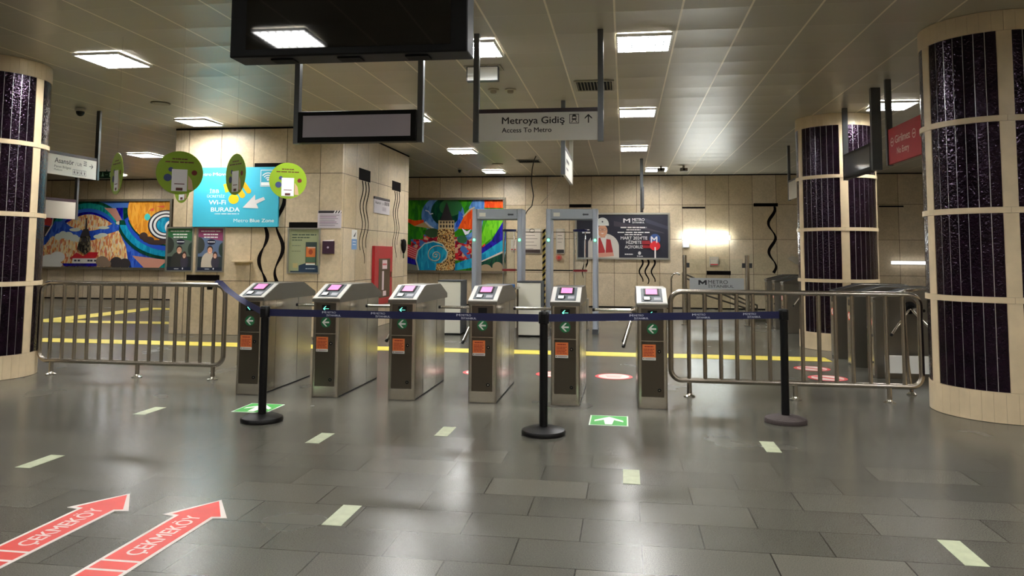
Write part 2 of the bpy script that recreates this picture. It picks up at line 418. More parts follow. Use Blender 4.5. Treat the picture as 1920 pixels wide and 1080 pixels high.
# ------------------------------------------------------------------ the hall
HC = 3.69
XL, XR, YB, YF = -20.0, 9.6, -7.0, 21.6
struct(MB().box(XL, XR, YB, YF, -0.2, 0).build('floor', FLOOR))
struct(MB().box(XL, XR, YB, YF, HC, HC+0.2).build('ceiling', CEIL))
struct(MB().box(XL-0.3, XR+0.3, YF, YF+0.3, -0.2, HC+0.2).build('wall_back', STONE))
struct(MB().box(XL-0.3, XL, YB, YF, -0.2, HC+0.2).build('wall_left', STONE))
struct(MB().box(XR, XR+0.3, YB, YF, -0.2, HC+0.2).build('wall_right', STONE))
struct(MB().box(XL-0.3, XR+0.3, YB-0.3, YB, -0.2, HC+0.2).build('wall_front', STONE))
BX0, BX1, BY0, BY1 = -8.04, -4.87, 12.75, 16.9
struct(MB().box(BX0, BX1, BY0, BY1, 0.002, HC-0.002).build('wall_block', STONE))
mb = MB(); mb.box(BX0-0.006, BX1+0.006, BY0-0.006, BY1+0.006, HC-0.035, HC-0.003)
struct(mb.build('trim_1', DARKSLOT))
mb = MB(); mb.box(XL+0.01, XR-0.01, YF-0.012, YF-0.002, HC-0.03, HC-0.003)
struct(mb.build('trim_2', DARKSLOT))
mb = MB(); mb.box(XL+0.01, XR-0.01, YF-0.01, YF-0.002, 0.003, 0.035)
struct(mb.build('baseboard_back', DARKSLOT))

# ------------------------------------------------------------------ columns
def make_column(loc, r, phase, label):
    t = thing('tiled_column', label, 'column', (loc[0], loc[1], 0))
    prof = [(r-0.012, 0.003), (r-0.012, HC-0.003)]
    MB().lathe(prof, 90).build('shaft', mat('column_core', rgb(90, 80, 66), 0.6), t, smooth=True)
    def arc(mb, a0, a1, z0, z1, ri, ro, n):
        vs = []; fs = []
        for k in range(n+1):
            a = math.radians(a0+(a1-a0)*k/n); c, s_ = math.cos(a), math.sin(a)
            vs += [(ri*c, ri*s_, z0), (ro*c, ro*s_, z0), (ro*c, ro*s_, z1), (ri*c, ri*s_, z1)]
        for k in range(n):
            q = 4*k; p = q+4
            fs += [(q+1, p+1, p+2, q+2), (q+2, p+2, p+3, q+3), (q, p, p+1, q+1), (q+3, p+3, p, q)]
        fs += [(0, 1, 2, 3), (4*n+3, 4*n+2, 4*n+1, 4*n)]
        mb.add(vs, fs)
    seg = 72.0; sw = 11.5; gap = 0.35
    # base course and head course, in curved stone pieces
    for nm, z0, z1, ro in (('base_course', 0.004, 0.27, r+0.006), ('head_course', 3.5, HC-0.004, r+0.006)):
        mb = MB()
        for k in range(40): arc(mb, phase+k*9+0.08, phase+(k+1)*9-0.08, z0, z1, r-0.02, ro, 3)
        mb.build(nm, BEIGE, t, smooth=True)
    for z in (1.075, 1.875, 2.7):
        mb = MB()
        for k in range(5): arc(mb, phase+k*72+0.1, phase+(k+1)*72-0.1, z-0.026, z+0.026, r-0.02, r+0.014, 20)
        mb.build('stone_ring', BEIGE, t, smooth=True)
    rows = ((0.27, 1.049), (1.101, 1.849), (1.901, 2.674), (2.726, 3.5))
    for k in range(5):
        a = phase+k*seg
        mb = MB()
        for z0, z1 in rows: arc(mb, a-sw/2, a+sw/2, z0+0.002, z1-0.002, r-0.02, r+0.006, 5)
        mb.build('stone_strip', BEIGE, t, smooth=True)
        for z0, z1 in rows:
            mb = MB(); a0 = a+sw/2; da = (seg-sw)/7
            for j in range(7):
                mb.i = 0; arc(mb, a0+j*da+gap, a0+(j+1)*da-gap, z0+0.003, z1-0.003, r-0.015, r, 3)
                if j: mb.i = 1; arc(mb, a0+j*da-gap*0.75, a0+j*da+gap*0.75, z0+0.003, z1-0.003, r-0.015, r-0.002, 1)
            mb.build('glass_tile_panel', [TILE, SILVER], t, smooth=True)
    return t
make_column((3.52, 7.93), 0.6, -102, 'large round column at the right edge, dark purple glass tiles between beige stone strips')
make_column((-7.475, 8.05), 0.6, 3, 'round column at the left edge behind the end of the railing, purple glass tiles')
make_column((3.40, 13.0), 0.595, -93, 'smaller looking round column farther back behind the right railing, purple glass tiles')

# ------------------------------------------------------------------ ceiling lights
def make_light():
    t = thing('ceiling_light', '', 'light')
    w_, d_ = 0.57, 0.62
    mb = MB()
    for a in ((-w_/2, w_/2, -d_/2, -d_/2+0.018), (-w_/2, w_/2, d_/2-0.018, d_/2), (-w_/2, -w_/2+0.018, -d_/2+0.018, d_/2-0.018), (w_/2-0.018, w_/2, -d_/2+0.018, d_/2-0.018)):
        mb.box(a[0], a[1], a[2], a[3], -0.035, -0.003)
    mb.build('frame', WHITE, t)
    MB().box(-w_/2+0.018, w_/2-0.018, -d_/2+0.018, d_/2-0.018, -0.02, -0.004).build('diffuser', LAMPM, t)
    mb = MB()
    for k in range(1, 7):
        x = -w_/2+w_*k/7; mb.box(x-0.004, x+0.004, -d_/2+0.018, d_/2-0.018, -0.034, -0.021)
        y = -d_/2+d_*k/7; mb.box(-w_/2+0.018, w_/2-0.018, y-0.004, y+0.004, -0.034, -0.021)
    mb.build('louvre', C(150, 156, 156), t)
    return t
lights = [
 (0.21, 7.99, 'bright square ceiling light right of the white access sign, nearest of its row'),
 (0.21, 11.97, 'ceiling light second in the row running away right of the white access sign'),
 (0.21, 16.05, 'ceiling light third in the row right of the white access sign'),
 (0.83, 20.15, 'farthest small ceiling light close to the back wall, beside a small camera'),
 (-1.61, 8.02, 'square ceiling light just right of the black display, behind the sign post'),
 (-3.46, 8.02, 'ceiling light whose far edge shows just under the big black display'),
 (-3.46, 12.05, 'ceiling light mostly hidden behind the grey display, its tip right of the post'),
 (-3.46, 16.15, 'ceiling light between the grey display and the access sign, above the block'),
 (-3.46, 20.2, 'small far ceiling light above the tower mosaic'),
 (-5.87, 7.99, 'large skewed ceiling light at upper left, beside the left column'),
 (-7.2, 12.07, 'ceiling light touching the top left corner of the stone block'),
 (-10.9, 16.1, 'small ceiling light left of the stone block, above the green round signs'),
 (-14.6, 20.05, 'farthest left ceiling light, half hidden behind the lift sign'),
 (3.9, 11.82, 'ceiling light above the red sign between the two right columns'),
 (-3.33, -0.09, 'ceiling light behind the viewer, mirrored in the big black display'),
 (0.21, 3.97, 'ceiling light overhead in front of the access sign, above the picture'),
 (-5.87, 3.97, 'ceiling light overhead at left, above the picture'),
 (3.9, 3.97, 'ceiling light overhead at right, above the picture'),
 (0.21, -0.09, 'ceiling light straight above the viewer'),
 (-7.2, -0.09, 'ceiling light behind and left of the viewer'),
 (6.9, 11.9, 'ceiling light hidden behind the large right column'),
 (6.9, 16.0, 'ceiling light at the far right behind the columns'),
 (-10.9, 11.9, 'ceiling light hidden behind the left column'),
 (-14.6, 16.1, 'ceiling light far left behind the left column'),
]
for bx in (-7.2, -3.46, 0.21, 3.9, 6.9):  # unseen lights added to brighten faces turned towards the viewer
    for by in (-4.1,): lights.append((bx, by, 'added square fill light behind the viewer, outside the picture'))
for bx in (3.9, 6.9): lights.append((bx, -0.09, 'added square fill light behind the viewer, outside the picture'))
for by in (3.97, 8.0): lights.append((6.9, by, 'added square fill light at the far right beyond the large column, outside the picture'))  # unseen, added so the turnstile sides reflect more light
for by in (3.97, -0.09): lights.append((-10.9, by, 'added square fill light far left of the viewer, outside the picture'))  # unseen, added as further fill from the left
L0 = make_light()
for i, (x, y, lb) in enumerate(lights):
    o = L0 if i == 0 else copy_tree(L0)
    o.location = (x, y, HC-0.001); tag(o, lb, 'light', 'square ceiling lights')

# ------------------------------------------------------------------ ceiling fittings
def grille(x, y, w_, d_, label):
    t = thing('ceiling_vent', label, 'vent', (x, y, HC-0.001))
    mb = MB()
    for a in ((-w_/2, w_/2, -d_/2, -d_/2+0.03), (-w_/2, w_/2, d_/2-0.03, d_/2), (-w_/2, -w_/2+0.03, -d_/2+0.03, d_/2-0.03), (w_/2-0.03, w_/2, -d_/2+0.03, d_/2-0.03)):
        mb.box(a[0], a[1], a[2], a[3], -0.018, -0.003)
    mb.build('frame', C(168, 160, 140), t)
    MB().box(-w_/2+0.03, w_/2-0.03, -d_/2+0.03, d_/2-0.03, -0.006, -0.003).build('dark_backing', BLACKM, t)
    mb = MB()
    for k in range(11):
        xx = -w_/2+0.05+(w_-0.1)*k/10
        mb.add([(xx-0.012, -d_/2+0.03, -0.008), (xx+0.006, -d_/2+0.03, -0.03), (xx+0.006, d_/2-0.03, -0.03), (xx-0.012, d_/2-0.03, -0.008)], [(0, 1, 2, 3), (3, 2, 1, 0)])
    mb.build('slats', C(190, 184, 164), t)
grille(-0.38, 10.03, 0.52, 0.6, 'slatted dark ceiling vent behind the right post of the access sign')
grille(-2.25, 18.1, 0.56, 0.56, 'far ceiling vent above the hanging cable')

def dome(x, y, label, r=0.07, name='dome_camera'):
    t = thing(name, label, 'camera', (x, y, HC-0.001))
    MB().lathe([(r*1.15, -0.003), (r*1.15, -0.04), (r*0.95, -0.05)], 24).build('housing', C(170, 165, 150), t, smooth=True)
    MB().lathe([(r*0.9, -0.051), (r*0.85, -0.08), (r*0.6, -0.11), (r*0.25, -0.125), (0.004, -0.127)], 24).build('dome', BLACK, t, smooth=True)
dome(-8.43, 10.76, 'dark dome camera on the ceiling above the lift sign at left')
dome(-4.24, 19.45, 'tiny dark dome camera near the back wall above the tower mosaic', 0.05)
for x, y, lb in ((-1.75, 10.12, 'left of two small round detectors on the ceiling above the access sign'), (-1.52, 10.14, 'right of two small round detectors on the ceiling above the access sign')):
    t = thing('smoke_detector', lb, 'smoke detector', (x, y, HC-0.001), group='pair of ceiling detectors')
    MB().lathe([(0.075, -0.003), (0.075, -0.018), (0.06, -0.02)], 20).build('base', C(190, 182, 160), t, smooth=True)
    MB().lathe([(0.045, -0.021), (0.042, -0.05), (0.03, -0.06), (0.01, -0.062)], 20).build('sensor', C(150, 140, 120), t, smooth=True)
for x, y, lb in ((1.48, 19.46, 'pale ceiling camera near the back wall, right of the last light'), (0.92, 19.4, 'dark small camera in front of the farthest ceiling light')):
    t = thing('bullet_camera', lb, 'camera', (x, y, HC-0.001))
    MB().cyl((0, 0, -0.003), (0, 0, -0.06), 0.03, 12).build('mount', C(150, 145, 130), t)
    MB().box(-0.09, 0.09, -0.1, 0.08, -0.14, -0.06).build('body', C(120, 115, 102), t, bevel=0.01)
    MB().cyl((0, -0.101, -0.1), (0, -0.115, -0.1), 0.028, 14).build('lens', BLACK, t)
for x, y, lb in ((-6.9, 10.5, 'flat round loudspeaker in the ceiling left of the stone block'), (-3.1, 18.6, 'flat round loudspeaker in the ceiling near the back wall')):
    t = thing('ceiling_speaker', lb, 'speaker', (x, y, HC-0.001))
    MB().lathe([(0.14, -0.003), (0.14, -0.012), (0.125, -0.014)], 28).build('rim', C(120, 112, 92), t, smooth=True)
    MB().lathe([(0.12, -0.0145), (0.12, -0.016), (0.02, -0.02)], 28).build('grille', C(160, 150, 128), t, smooth=True)
t = thing('emergency_light', 'white box light fixed to the ceiling right of the big black display', 'light', (-1.66, 8.8, HC-0.001))
MB().box(-0.22, 0.22, -0.03, 0.25, -0.014, -0.003).build('mount_plate', C(150, 142, 124), t)
MB().box(-0.19, 0.19, 0.0, 0.1, -0.185, -0.0145).build('housing', GREYD, t)
MB().box(-0.176, 0.184, -0.006, -0.0005, -0.18, -0.024).build('diffuser', WHITE, t)
t = thing('exit_sign', 'small dark green exit sign hanging at far left beside the lift sign', 'sign', (-14.0, 19.0, HC-0.001))
mb = MB(); mb.box(-0.22, 0.22, -0.02, 0.02, -0.24, -0.05); mb.box(-0.01, 0.01, -0.008, 0.008, -0.049, -0.002); mb.build('housing', C(10, 60, 40), t)
mb = MB(); mb.M = FACE; mb.disc(-0.1, -0.095, 0.018, 0.021, n=10); mb.flat([(-0.12, -0.12), (-0.08, -0.12), (-0.06, -0.19), (-0.14, -0.19)], 0.021); mb.rect(-0.03, 0.06, -0.15, -0.14, z=0.021); mb.rect(0.1, 0.15, -0.2, -0.08, z=0.021); mb.build('pictograms', C(170, 220, 190), t)

# ------------------------------------------------------------------ hanging signs
def post(mb, x, z0, z1, w_=0.05, d_=0.05): mb.box(x-w_/2, x+w_/2, -d_/2, d_/2, z0, z1)
def arrow2d(mb, cx, cy, s_, ang, z, t=0.16):      # line arrow, points along ang
    c_, n_ = math.cos(ang), math.sin(ang)
    def P(a, b): return (cx+(a*c_-b*n_)*s_, cy+(a*n_+b*c_)*s_)
    mb.flat([P(-1, -t), P(0.72, -t), P(0.72, t), P(-1, t)], z)
    mb.flat([P(1.05, 0), P(0.2, 0.85), P(-0.12, 0.85), P(0.62, 0)], z+0.0002)
    mb.flat([P(1.05, 0), P(0.62, 0), P(-0.12, -0.85), P(0.2, -0.85)], z+0.0002)

# access sign
t = thing('hanging_sign', 'white sign reading Metroya Gidis / Access To Metro between two hanging posts', 'sign', (-0.85, 7.53, 0))
mb = MB(); post(mb, -0.625, 2.57, HC-0.004, 0.055, 0.07); mb.build('post', POLE, t)
mb = MB(); post(mb, 0.625, 2.57, HC-0.004, 0.055, 0.07); mb.build('post', POLE, t)
MB().box(-0.595, 0.595, -0.02, 0.02, 2.585, 2.865).build('panel', SIGNW, t)
MB().box(-0.595, 0.595, -0.026, 0.026, 2.866, 2.905).build('top_band', PLUM, t)
mb = MB(); mb.M = FACE
mb.text('Metroya Gidiş', -0.36, 2.755, 0.066, w=0.63, z=0.0215, bold=True)
mb.text('Access To Metro', -0.36, 2.667, 0.047, w=0.5, z=0.0215, bold=True)
mb.build('lettering', C(40, 34, 36), t)
mb = MB(); mb.M = FACE
x, y, h = 0.365, 2.795, 0.047
for q in ((x-h, x+h, y+h-0.006, y+h), (x-h, x+h, y-h, y-h+0.006), (x-h, x-h+0.006, y-h, y+h), (x+h-0.006, x+h, y-h, y+h)): mb.rect(*q, z=0.0215)
mb.rect(x-0.022, x+0.022, y-0.012, y+0.026, z=0.0215); mb.ring(x, y+0.022, 0.0, 0.022, 0.0216, 12, 0, 180)
mb.flat([(x-0.014, y-0.014), (x-0.006, y-0.014), (x-0.022, y-0.036), (x-0.03, y-0.036)], 0.0215); mb.flat([(x+0.014, y-0.014), (x+0.006, y-0.014), (x+0.022, y-0.036), (x+0.03, y-0.036)], 0.0215)
mb.build('train_symbol', C(40, 34, 36), t)
mb = MB(); mb.M = FACE; mb.rect(x-0.015, x+0.015, y+0.004, y+0.02, z=0.022); mb.build('train_window', SIGNW, t)
mb = MB(); mb.M = FACE; arrow2d(mb, 0.505, 2.795, 0.043, pi/2, 0.0215, 0.13); mb.build('arrow', C(30, 26, 28), t)

# grey information display
t = thing('hanging_display', 'blank grey display in a black frame, hanging under the big black screen', 'display', (-2.72, 7.53, 0))
for sx in (-0.665, 0.665):
    mb = MB(); post(mb, sx, 2.585, HC-0.004, 0.055, 0.07); mb.build('post', POLE, t)
MB().box(-0.635, 0.635, -0.06, 0.06, 2.59, 2.915).build('housing', HOUSE, t, bevel=0.006)
MB().box(-0.575, 0.575, -0.064, -0.0605, 2.645, 2.87).build('screen', GREYSCREEN, t)

# big television
t = thing('hanging_television', 'big black double sided screen hanging at the top, mirroring a ceiling light', 'television', (-1.4, 3.67, 0), 0.012)
MB().box(-0.63, 0.63, 0, 0.17, 2.46, 3.2).build('housing', HOUSE, t, bevel=0.008)
MB().box(-0.54, 0.545, -0.004, -0.0005, 2.5, 3.13).build('screen', SCREEN, t)
MB().box(-0.53, 0.53, 0.1705, 0.1745, 2.5, 3.13).build('screen', SCREEN, t)
for sx in (-0.3, 0.3): MB().cyl((sx, 0.085, 3.19), (sx, 0.085, HC-0.004), 0.025).build('hanger', POLE, t)
mb = MB()
for sx in (-0.36, 0, 0.36): mb.box(sx-0.06, sx+0.06, 0.04, 0.12, 2.452, 2.4595)
mb.build('underside_clips', BLACKM, t)

# lift sign (faces right)
def side_sign(name, label, X, y0, y1, z0, z1, face, band, poles, cat='sign', thick=0.03):
    # panel in the plane x = X; returns the thing rotated so local x runs along the wall plane, front = local -y
    rz = pi/2 if face > 0 else -pi/2
    yc = (y0+y1)/2; half = abs(y1-y0)/2
    t = thing(name, label, cat, (X, yc, 0), rz)
    return t, half
t, hf = side_sign('lift_sign', 'white sign reading Asansor / Lift with an arrow, hanging beside the left column', -8.28, 9.85, 11.0, 2.58, 2.92, 1, PLUM, ())
MB().box(-hf, hf-0.03, -0.018, 0.018, 2.58, 2.875).build('panel', SIGNW, t)
MB().box(-hf, hf-0.03, -0.023, 0.023, 2.876, 2.92).build('top_band', PLUM, t)
mb = MB(); post(mb, hf, 2.575, HC-0.004, 0.045, 0.06); mb.build('post', POLE, t)
mb = MB(); post(mb, -hf-0.02, 2.575, HC-0.004, 0.045, 0.06); mb.build('post', POLE, t)
mb = MB(); mb.M = FACE
mb.text('Asansör', -0.36, 2.755, 0.072, w=0.40, z=0.019, bold=True); mb.text('/ Lift', 0.07, 2.755, 0.05, w=0.14, z=0.019)
mb.text('Peron Bölgesi', -0.36, 2.685, 0.035, w=0.34, z=0.019); mb.text('Platform', -0.36, 2.64, 0.026, w=0.16, z=0.019)
mb.build('lettering', C(46, 40, 42), t)
mb = MB(); mb.M = FACE
for k in range(4):
    x = 0.02+k*0.075
    for q in ((x, x+0.07, 2.69, 2.694), (x, x+0.07, 2.61, 2.614), (x, x+0.004, 2.61, 2.694), (x+0.066, x+0.07, 2.61, 2.694)): mb.rect(*q, z=0.019)
    mb.disc(x+0.035, 2.678, 0.008, 0.019, n=10); mb.flat([(x+0.022, 2.664), (x+0.048, 2.664), (x+0.041, 2.625), (x+0.029, 2.625)], 0.019)
for k in range(3): mb.rect(0.25, 0.32, 2.77+k*0.028, 2.782+k*0.028, z=0.019)
mb.build('pictograms', C(46, 40, 42), t)
mb = MB(); mb.M = FACE; arrow2d(mb, 0.42, 2.775, 0.042, 0, 0.019, 0.12); mb.build('arrow', C(30, 26, 28), t)
# farther blank sign
t, hf = side_sign('hanging_sign', 'plain grey-white sign with dark top band, far left above the ferry mosaic', -15.5, 18.1, 19.8, 2.3, 2.8, 1, PLUM, ())
MB().box(-hf, hf-0.04, -0.02, 0.02, 2.36, 2.84).build('panel', C(168, 160, 146), t)
MB().box(-hf, hf-0.04, -0.026, 0.026, 2.841, 2.92).build('top_band', PLUM, t)
mb = MB(); post(mb, hf, 2.35, HC-0.004, 0.08, 0.08); mb.build('post', POLE, t)
# sign seen at a sharp angle behind the access sign
t, hf = side_sign('hanging_sign', 'white sign seen almost edge-on below the access sign', -0.87, 11.05, 12.65, 2.62, 3.03, -1, PLUM, ())
t.rotation_euler = (0, 0, pi/2)
MB().box(-hf, hf, -0.02, 0.02, 2.62, 2.99).build('panel', SIGNW, t)
MB().box(-hf, hf, -0.025, 0.025, 2.991, 3.04).build('top_band', PLUM, t)
for sx in (-hf-0.04, hf+0.04):
    mb = MB(); post(mb, sx, 2.61, HC-0.004, 0.06, 0.06); mb.build('post', POLE if sx < 0 else ALU, t)
mb = MB(); mb.M = FACE; bars(mb, -0.5, 2.83, 0.07, 0.6, 0.021); bars(mb, -0.5, 2.72, 0.045, 0.4, 0.021); mb.build('faded_print', C(90, 84, 84), t)
mb = MB(); mb.tube([(-hf-0.03, 0, 2.64), (-hf+0.9, 0.2, 2.5), (2.1-hf, 0.55, 2.33)], 0.004, 6); mb.build('cable', C(150, 135, 110), t)
# edge-on sign on a post in front of the worker poster
t, hf = side_sign('hanging_sign', 'dark sign on a post seen edge-on in front of the worker poster', 0.405, 16.6, 17.9, 2.44, 2.9, 1, PLUM, ())
MB().box(-hf, hf-0.03, -0.02, 0.02, 2.46, 2.92).build('panel', GREYD, t)
mb = MB(); post(mb, hf, 2.44, HC-0.004, 0.07, 0.07); mb.build('post', POLE, t)
# red no entry sign (faces left, towards the viewer)
t, hf = side_sign('no_entry_sign', 'red sign reading Girilmez / No Entry hanging beside the large right column', 3.3, 8.95, 10.12, 2.6, 3.04, -1, RED, ())
MB().box(-hf+0.03, hf, -0.02, 0.02, 2.6, 3.04).build('panel', RED, t)
mb = MB(); post(mb, -hf, 2.59, HC-0.004, 0.05, 0.07); mb.build('post', POLE, t)
mb = MB(); post(mb, hf+0.02, 2.59, HC-0.004, 0.05, 0.07); mb.build('post', POLE, t)
mb = MB(); mb.M = FACE
mb.text('Girilmez', -0.32, 2.835, 0.09, w=0.50, z=0.021, bold=True); mb.text('No Entry', -0.26, 2.7, 0.075, w=0.4, z=0.021, bold=True)
mb.build('lettering', C(232, 205, 200), t)
mb = MB(); mb.M = FACE
for x in (-0.42, 0.3): mb.ring(x, 2.865, 0.043, 0.055, 0.021, 24); mb.rect(x-0.035, x+0.035, 2.857, 2.873, z=0.021)
mb.build('no_entry_symbols', C(232, 205, 200), t)
# dark display in front of second column
t, hf = side_sign('hanging_display', 'small black hanging display in front of the farther purple column, beside the red sign', 3.3, 10.6, 12.0, 2.6, 2.97, -1, None, (), 'display')
MB().box(-hf, hf-0.06, -0.05, 0.05, 2.6, 2.97).build('housing', HOUSE, t, bevel=0.005)
MB().box(-hf+0.06, hf-0.14, -0.054, -0.0505, 2.65, 2.92).build('screen', mat('dim_glass', rgb(92, 92, 96), 0.08), t)
mb = MB(); post(mb, -hf-0.03, 2.59, HC-0.004, 0.05, 0.07); mb.build('post', POLE, t)
mb = MB(); post(mb, hf-0.02, 2.59, HC-0.004, 0.07, 0.12); mb.build('post', POLE, t)
# pale sign left of second column
t, hf = side_sign('hanging_sign', 'pale blank sign hanging just left of the farther purple column', 3.3, 15.1, 16.0, 2.58, 2.96, -1, None, ())
MB().box(-hf, hf, -0.02, 0.02, 2.58, 2.93).build('panel', C(186, 178, 158), t)
MB().box(-hf, hf, -0.024, 0.024, 2.931, 2.965).build('top_band', PLUM, t)
mb = MB(); post(mb, -hf-0.03, 2.57, HC-0.004, 0.05, 0.05); mb.build('post', POLE, t)

# green round hangers
def disc_sign(x, y, z, rot, label, r=0.21):
    t = thing('round_hanging_sign', label, 'sign', (x, y, z), rot, 'round green hanging signs')
    GRN = C(128, 158, 34, 0.4)
    mb = MB(); mb.M = FACE; mb.disc(0, 0, r, -0.002, n=48, z1=0.002); mb.build('disc', GRN, t)
    for sgn in (1, -1):
        mb = MB(); mb.M = FACE if sgn > 0 else Matrix.Rotation(pi, 4, 'Z') @ FACE
        mb.i = 0
        mb.rect(-0.07, 0.068, -0.178, 0.034, z=0.0035)
        mb.i = 1
        bars(mb, -0.07, 0.125, 0.018, 0.14, 0.003); bars(mb, -0.13, 0.095, 0.018, 0.26, 0.003)
        mb.rect(-0.045, 0.045, -0.112, -0.104, z=0.004)
        mb.rect(-0.03, 0.03, -0.172, -0.145, z=0.004)
        mb.i = 2
        mb.disc(-0.105, -0.05, 0.036, 0.003, n=16); mb.disc(-0.08, 0.03, 0.022, 0.003, n=16)
        mb.i = 3
        mb.disc(0.13, 0.005, 0.026, 0.003, n=9)
        mb.i = 4
        mb.flat([(0.076, -0.02), (0.11, -0.07), (0.125, -0.165), (0.076, -0.16)], 0.003)
        mb.build('print', [C(226, 224, 226), C(86, 40, 30), C(52, 64, 110), C(110, 36, 30), C(196, 160, 130)], t)
    MB().cyl((0, 0, r-0.005), (0, 0, HC-z-0.003), 0.0006, 5).build('hanging_wire', C(90, 88, 80), t)
disc_sign(-5.159, 7.157, 2.251, -0.68, 'green round sign seen narrow, farthest left, beside the lift sign', 0.215)
disc_sign(-4.243, 6.809, 2.214, 0.56, 'largest green round sign, facing front, left of the blue poster')
disc_sign(-3.898, 7.24, 2.241, -0.61, 'green round sign turned to a narrow oval in front of the blue poster')
disc_sign(-3.868, 8.394, 2.287, 0.45, 'green round sign at the right corner of the blue poster')
disc_sign(-4.93, 7.97, 2.212, -0.6, 'green round sign hidden behind the largest one, only its lower tip showing')

# ------------------------------------------------------------------ turnstiles
def face_block(t, Xh, led):
    # front face details, front plane y=0 of local frame, facing -y
    mb = MB(); mb.M = FACE
    mb.rect(-Xh+0.035, Xh-0.035, 0.112, 0.632, 0.001, 0.005); mb.build('service_door', STEELD, t)
    mb = MB(); mb.M = FACE; mb.rect(-Xh+0.035, Xh-0.035, 0.64, 0.945, 0.001, 0.004); mb.build('upper_panel', STEELD, t)
    mb = MB(); mb.M = FACE; mb.rect(-Xh+0.035, Xh-0.035, 0.004, 0.105, 0.001, 0.004); mb.build('kick_plate', STEEL, t)
    for z in (0.54, 0.178):
        mb = MB(); mb.M = FACE; mb.disc(0.062, z, 0.017, 0.0055, n=20, z1=0.012); l = mb.build('lock', BLACK, t)
        mb = MB(); mb.M = FACE; mb.disc(0.062, z, 0.006, 0.0125, n=12); mb.build('keyhole', CHROME, l)
    mb = MB(); mb.M = FACE; mb.rect(-0.043, 0.045, 0.852, 0.925, 0.0045, 0.0065); d = mb.build('arrow_display', BLACK, t)
    if led:
        mb = MB(); mb.M = FACE; arrow2d(mb, 0.0, 0.888, 0.03, pi, 0.0068, 0.07); mb.build('lit_arrow', ARROWLED, d)
    mb = MB(); mb.M = FACE; mb.disc(0, 0.75, 0.052, 0.0045, n=36); d = mb.build('green_roundel', GREEN, t)
    mb = MB(); mb.M = FACE
    mb.flat([(-0.040, 0.75), (0.0, 0.79), (0.016, 0.79), (-0.012, 0.758), (0.036, 0.758), (0.036, 0.742), (-0.012, 0.742), (0.016, 0.71), (0.0, 0.71)], 0.0048)
    mb.build('white_arrow', WHITE, d)
    mb = MB(); mb.M = FACE
    mb.i = 0; mb.rect(-0.095, 0.03, 0.456, 0.604, 0.0055)
    mb.i = 1; mb.rect(-0.095, 0.03, 0.456, 0.482, 0.0057)
    mb.i = 2
    bars(mb, -0.075, 0.577, 0.016, 0.085, 0.0058, 3)
    for k in range(5): bars(mb, -0.083, 0.555-k*0.0145, 0.01, 0.1-0.012*(k % 2), 0.0058, k)
    mb.i = 3; mb.disc(-0.083, 0.469, 0.006, 0.0059, n=10); mb.rect(-0.07, 0.02, 0.466, 0.472, 0.0059)
    mb.build('notice_sticker', [ORANGE, WHITE, C(150, 40, 24), C(150, 100, 100)], t)

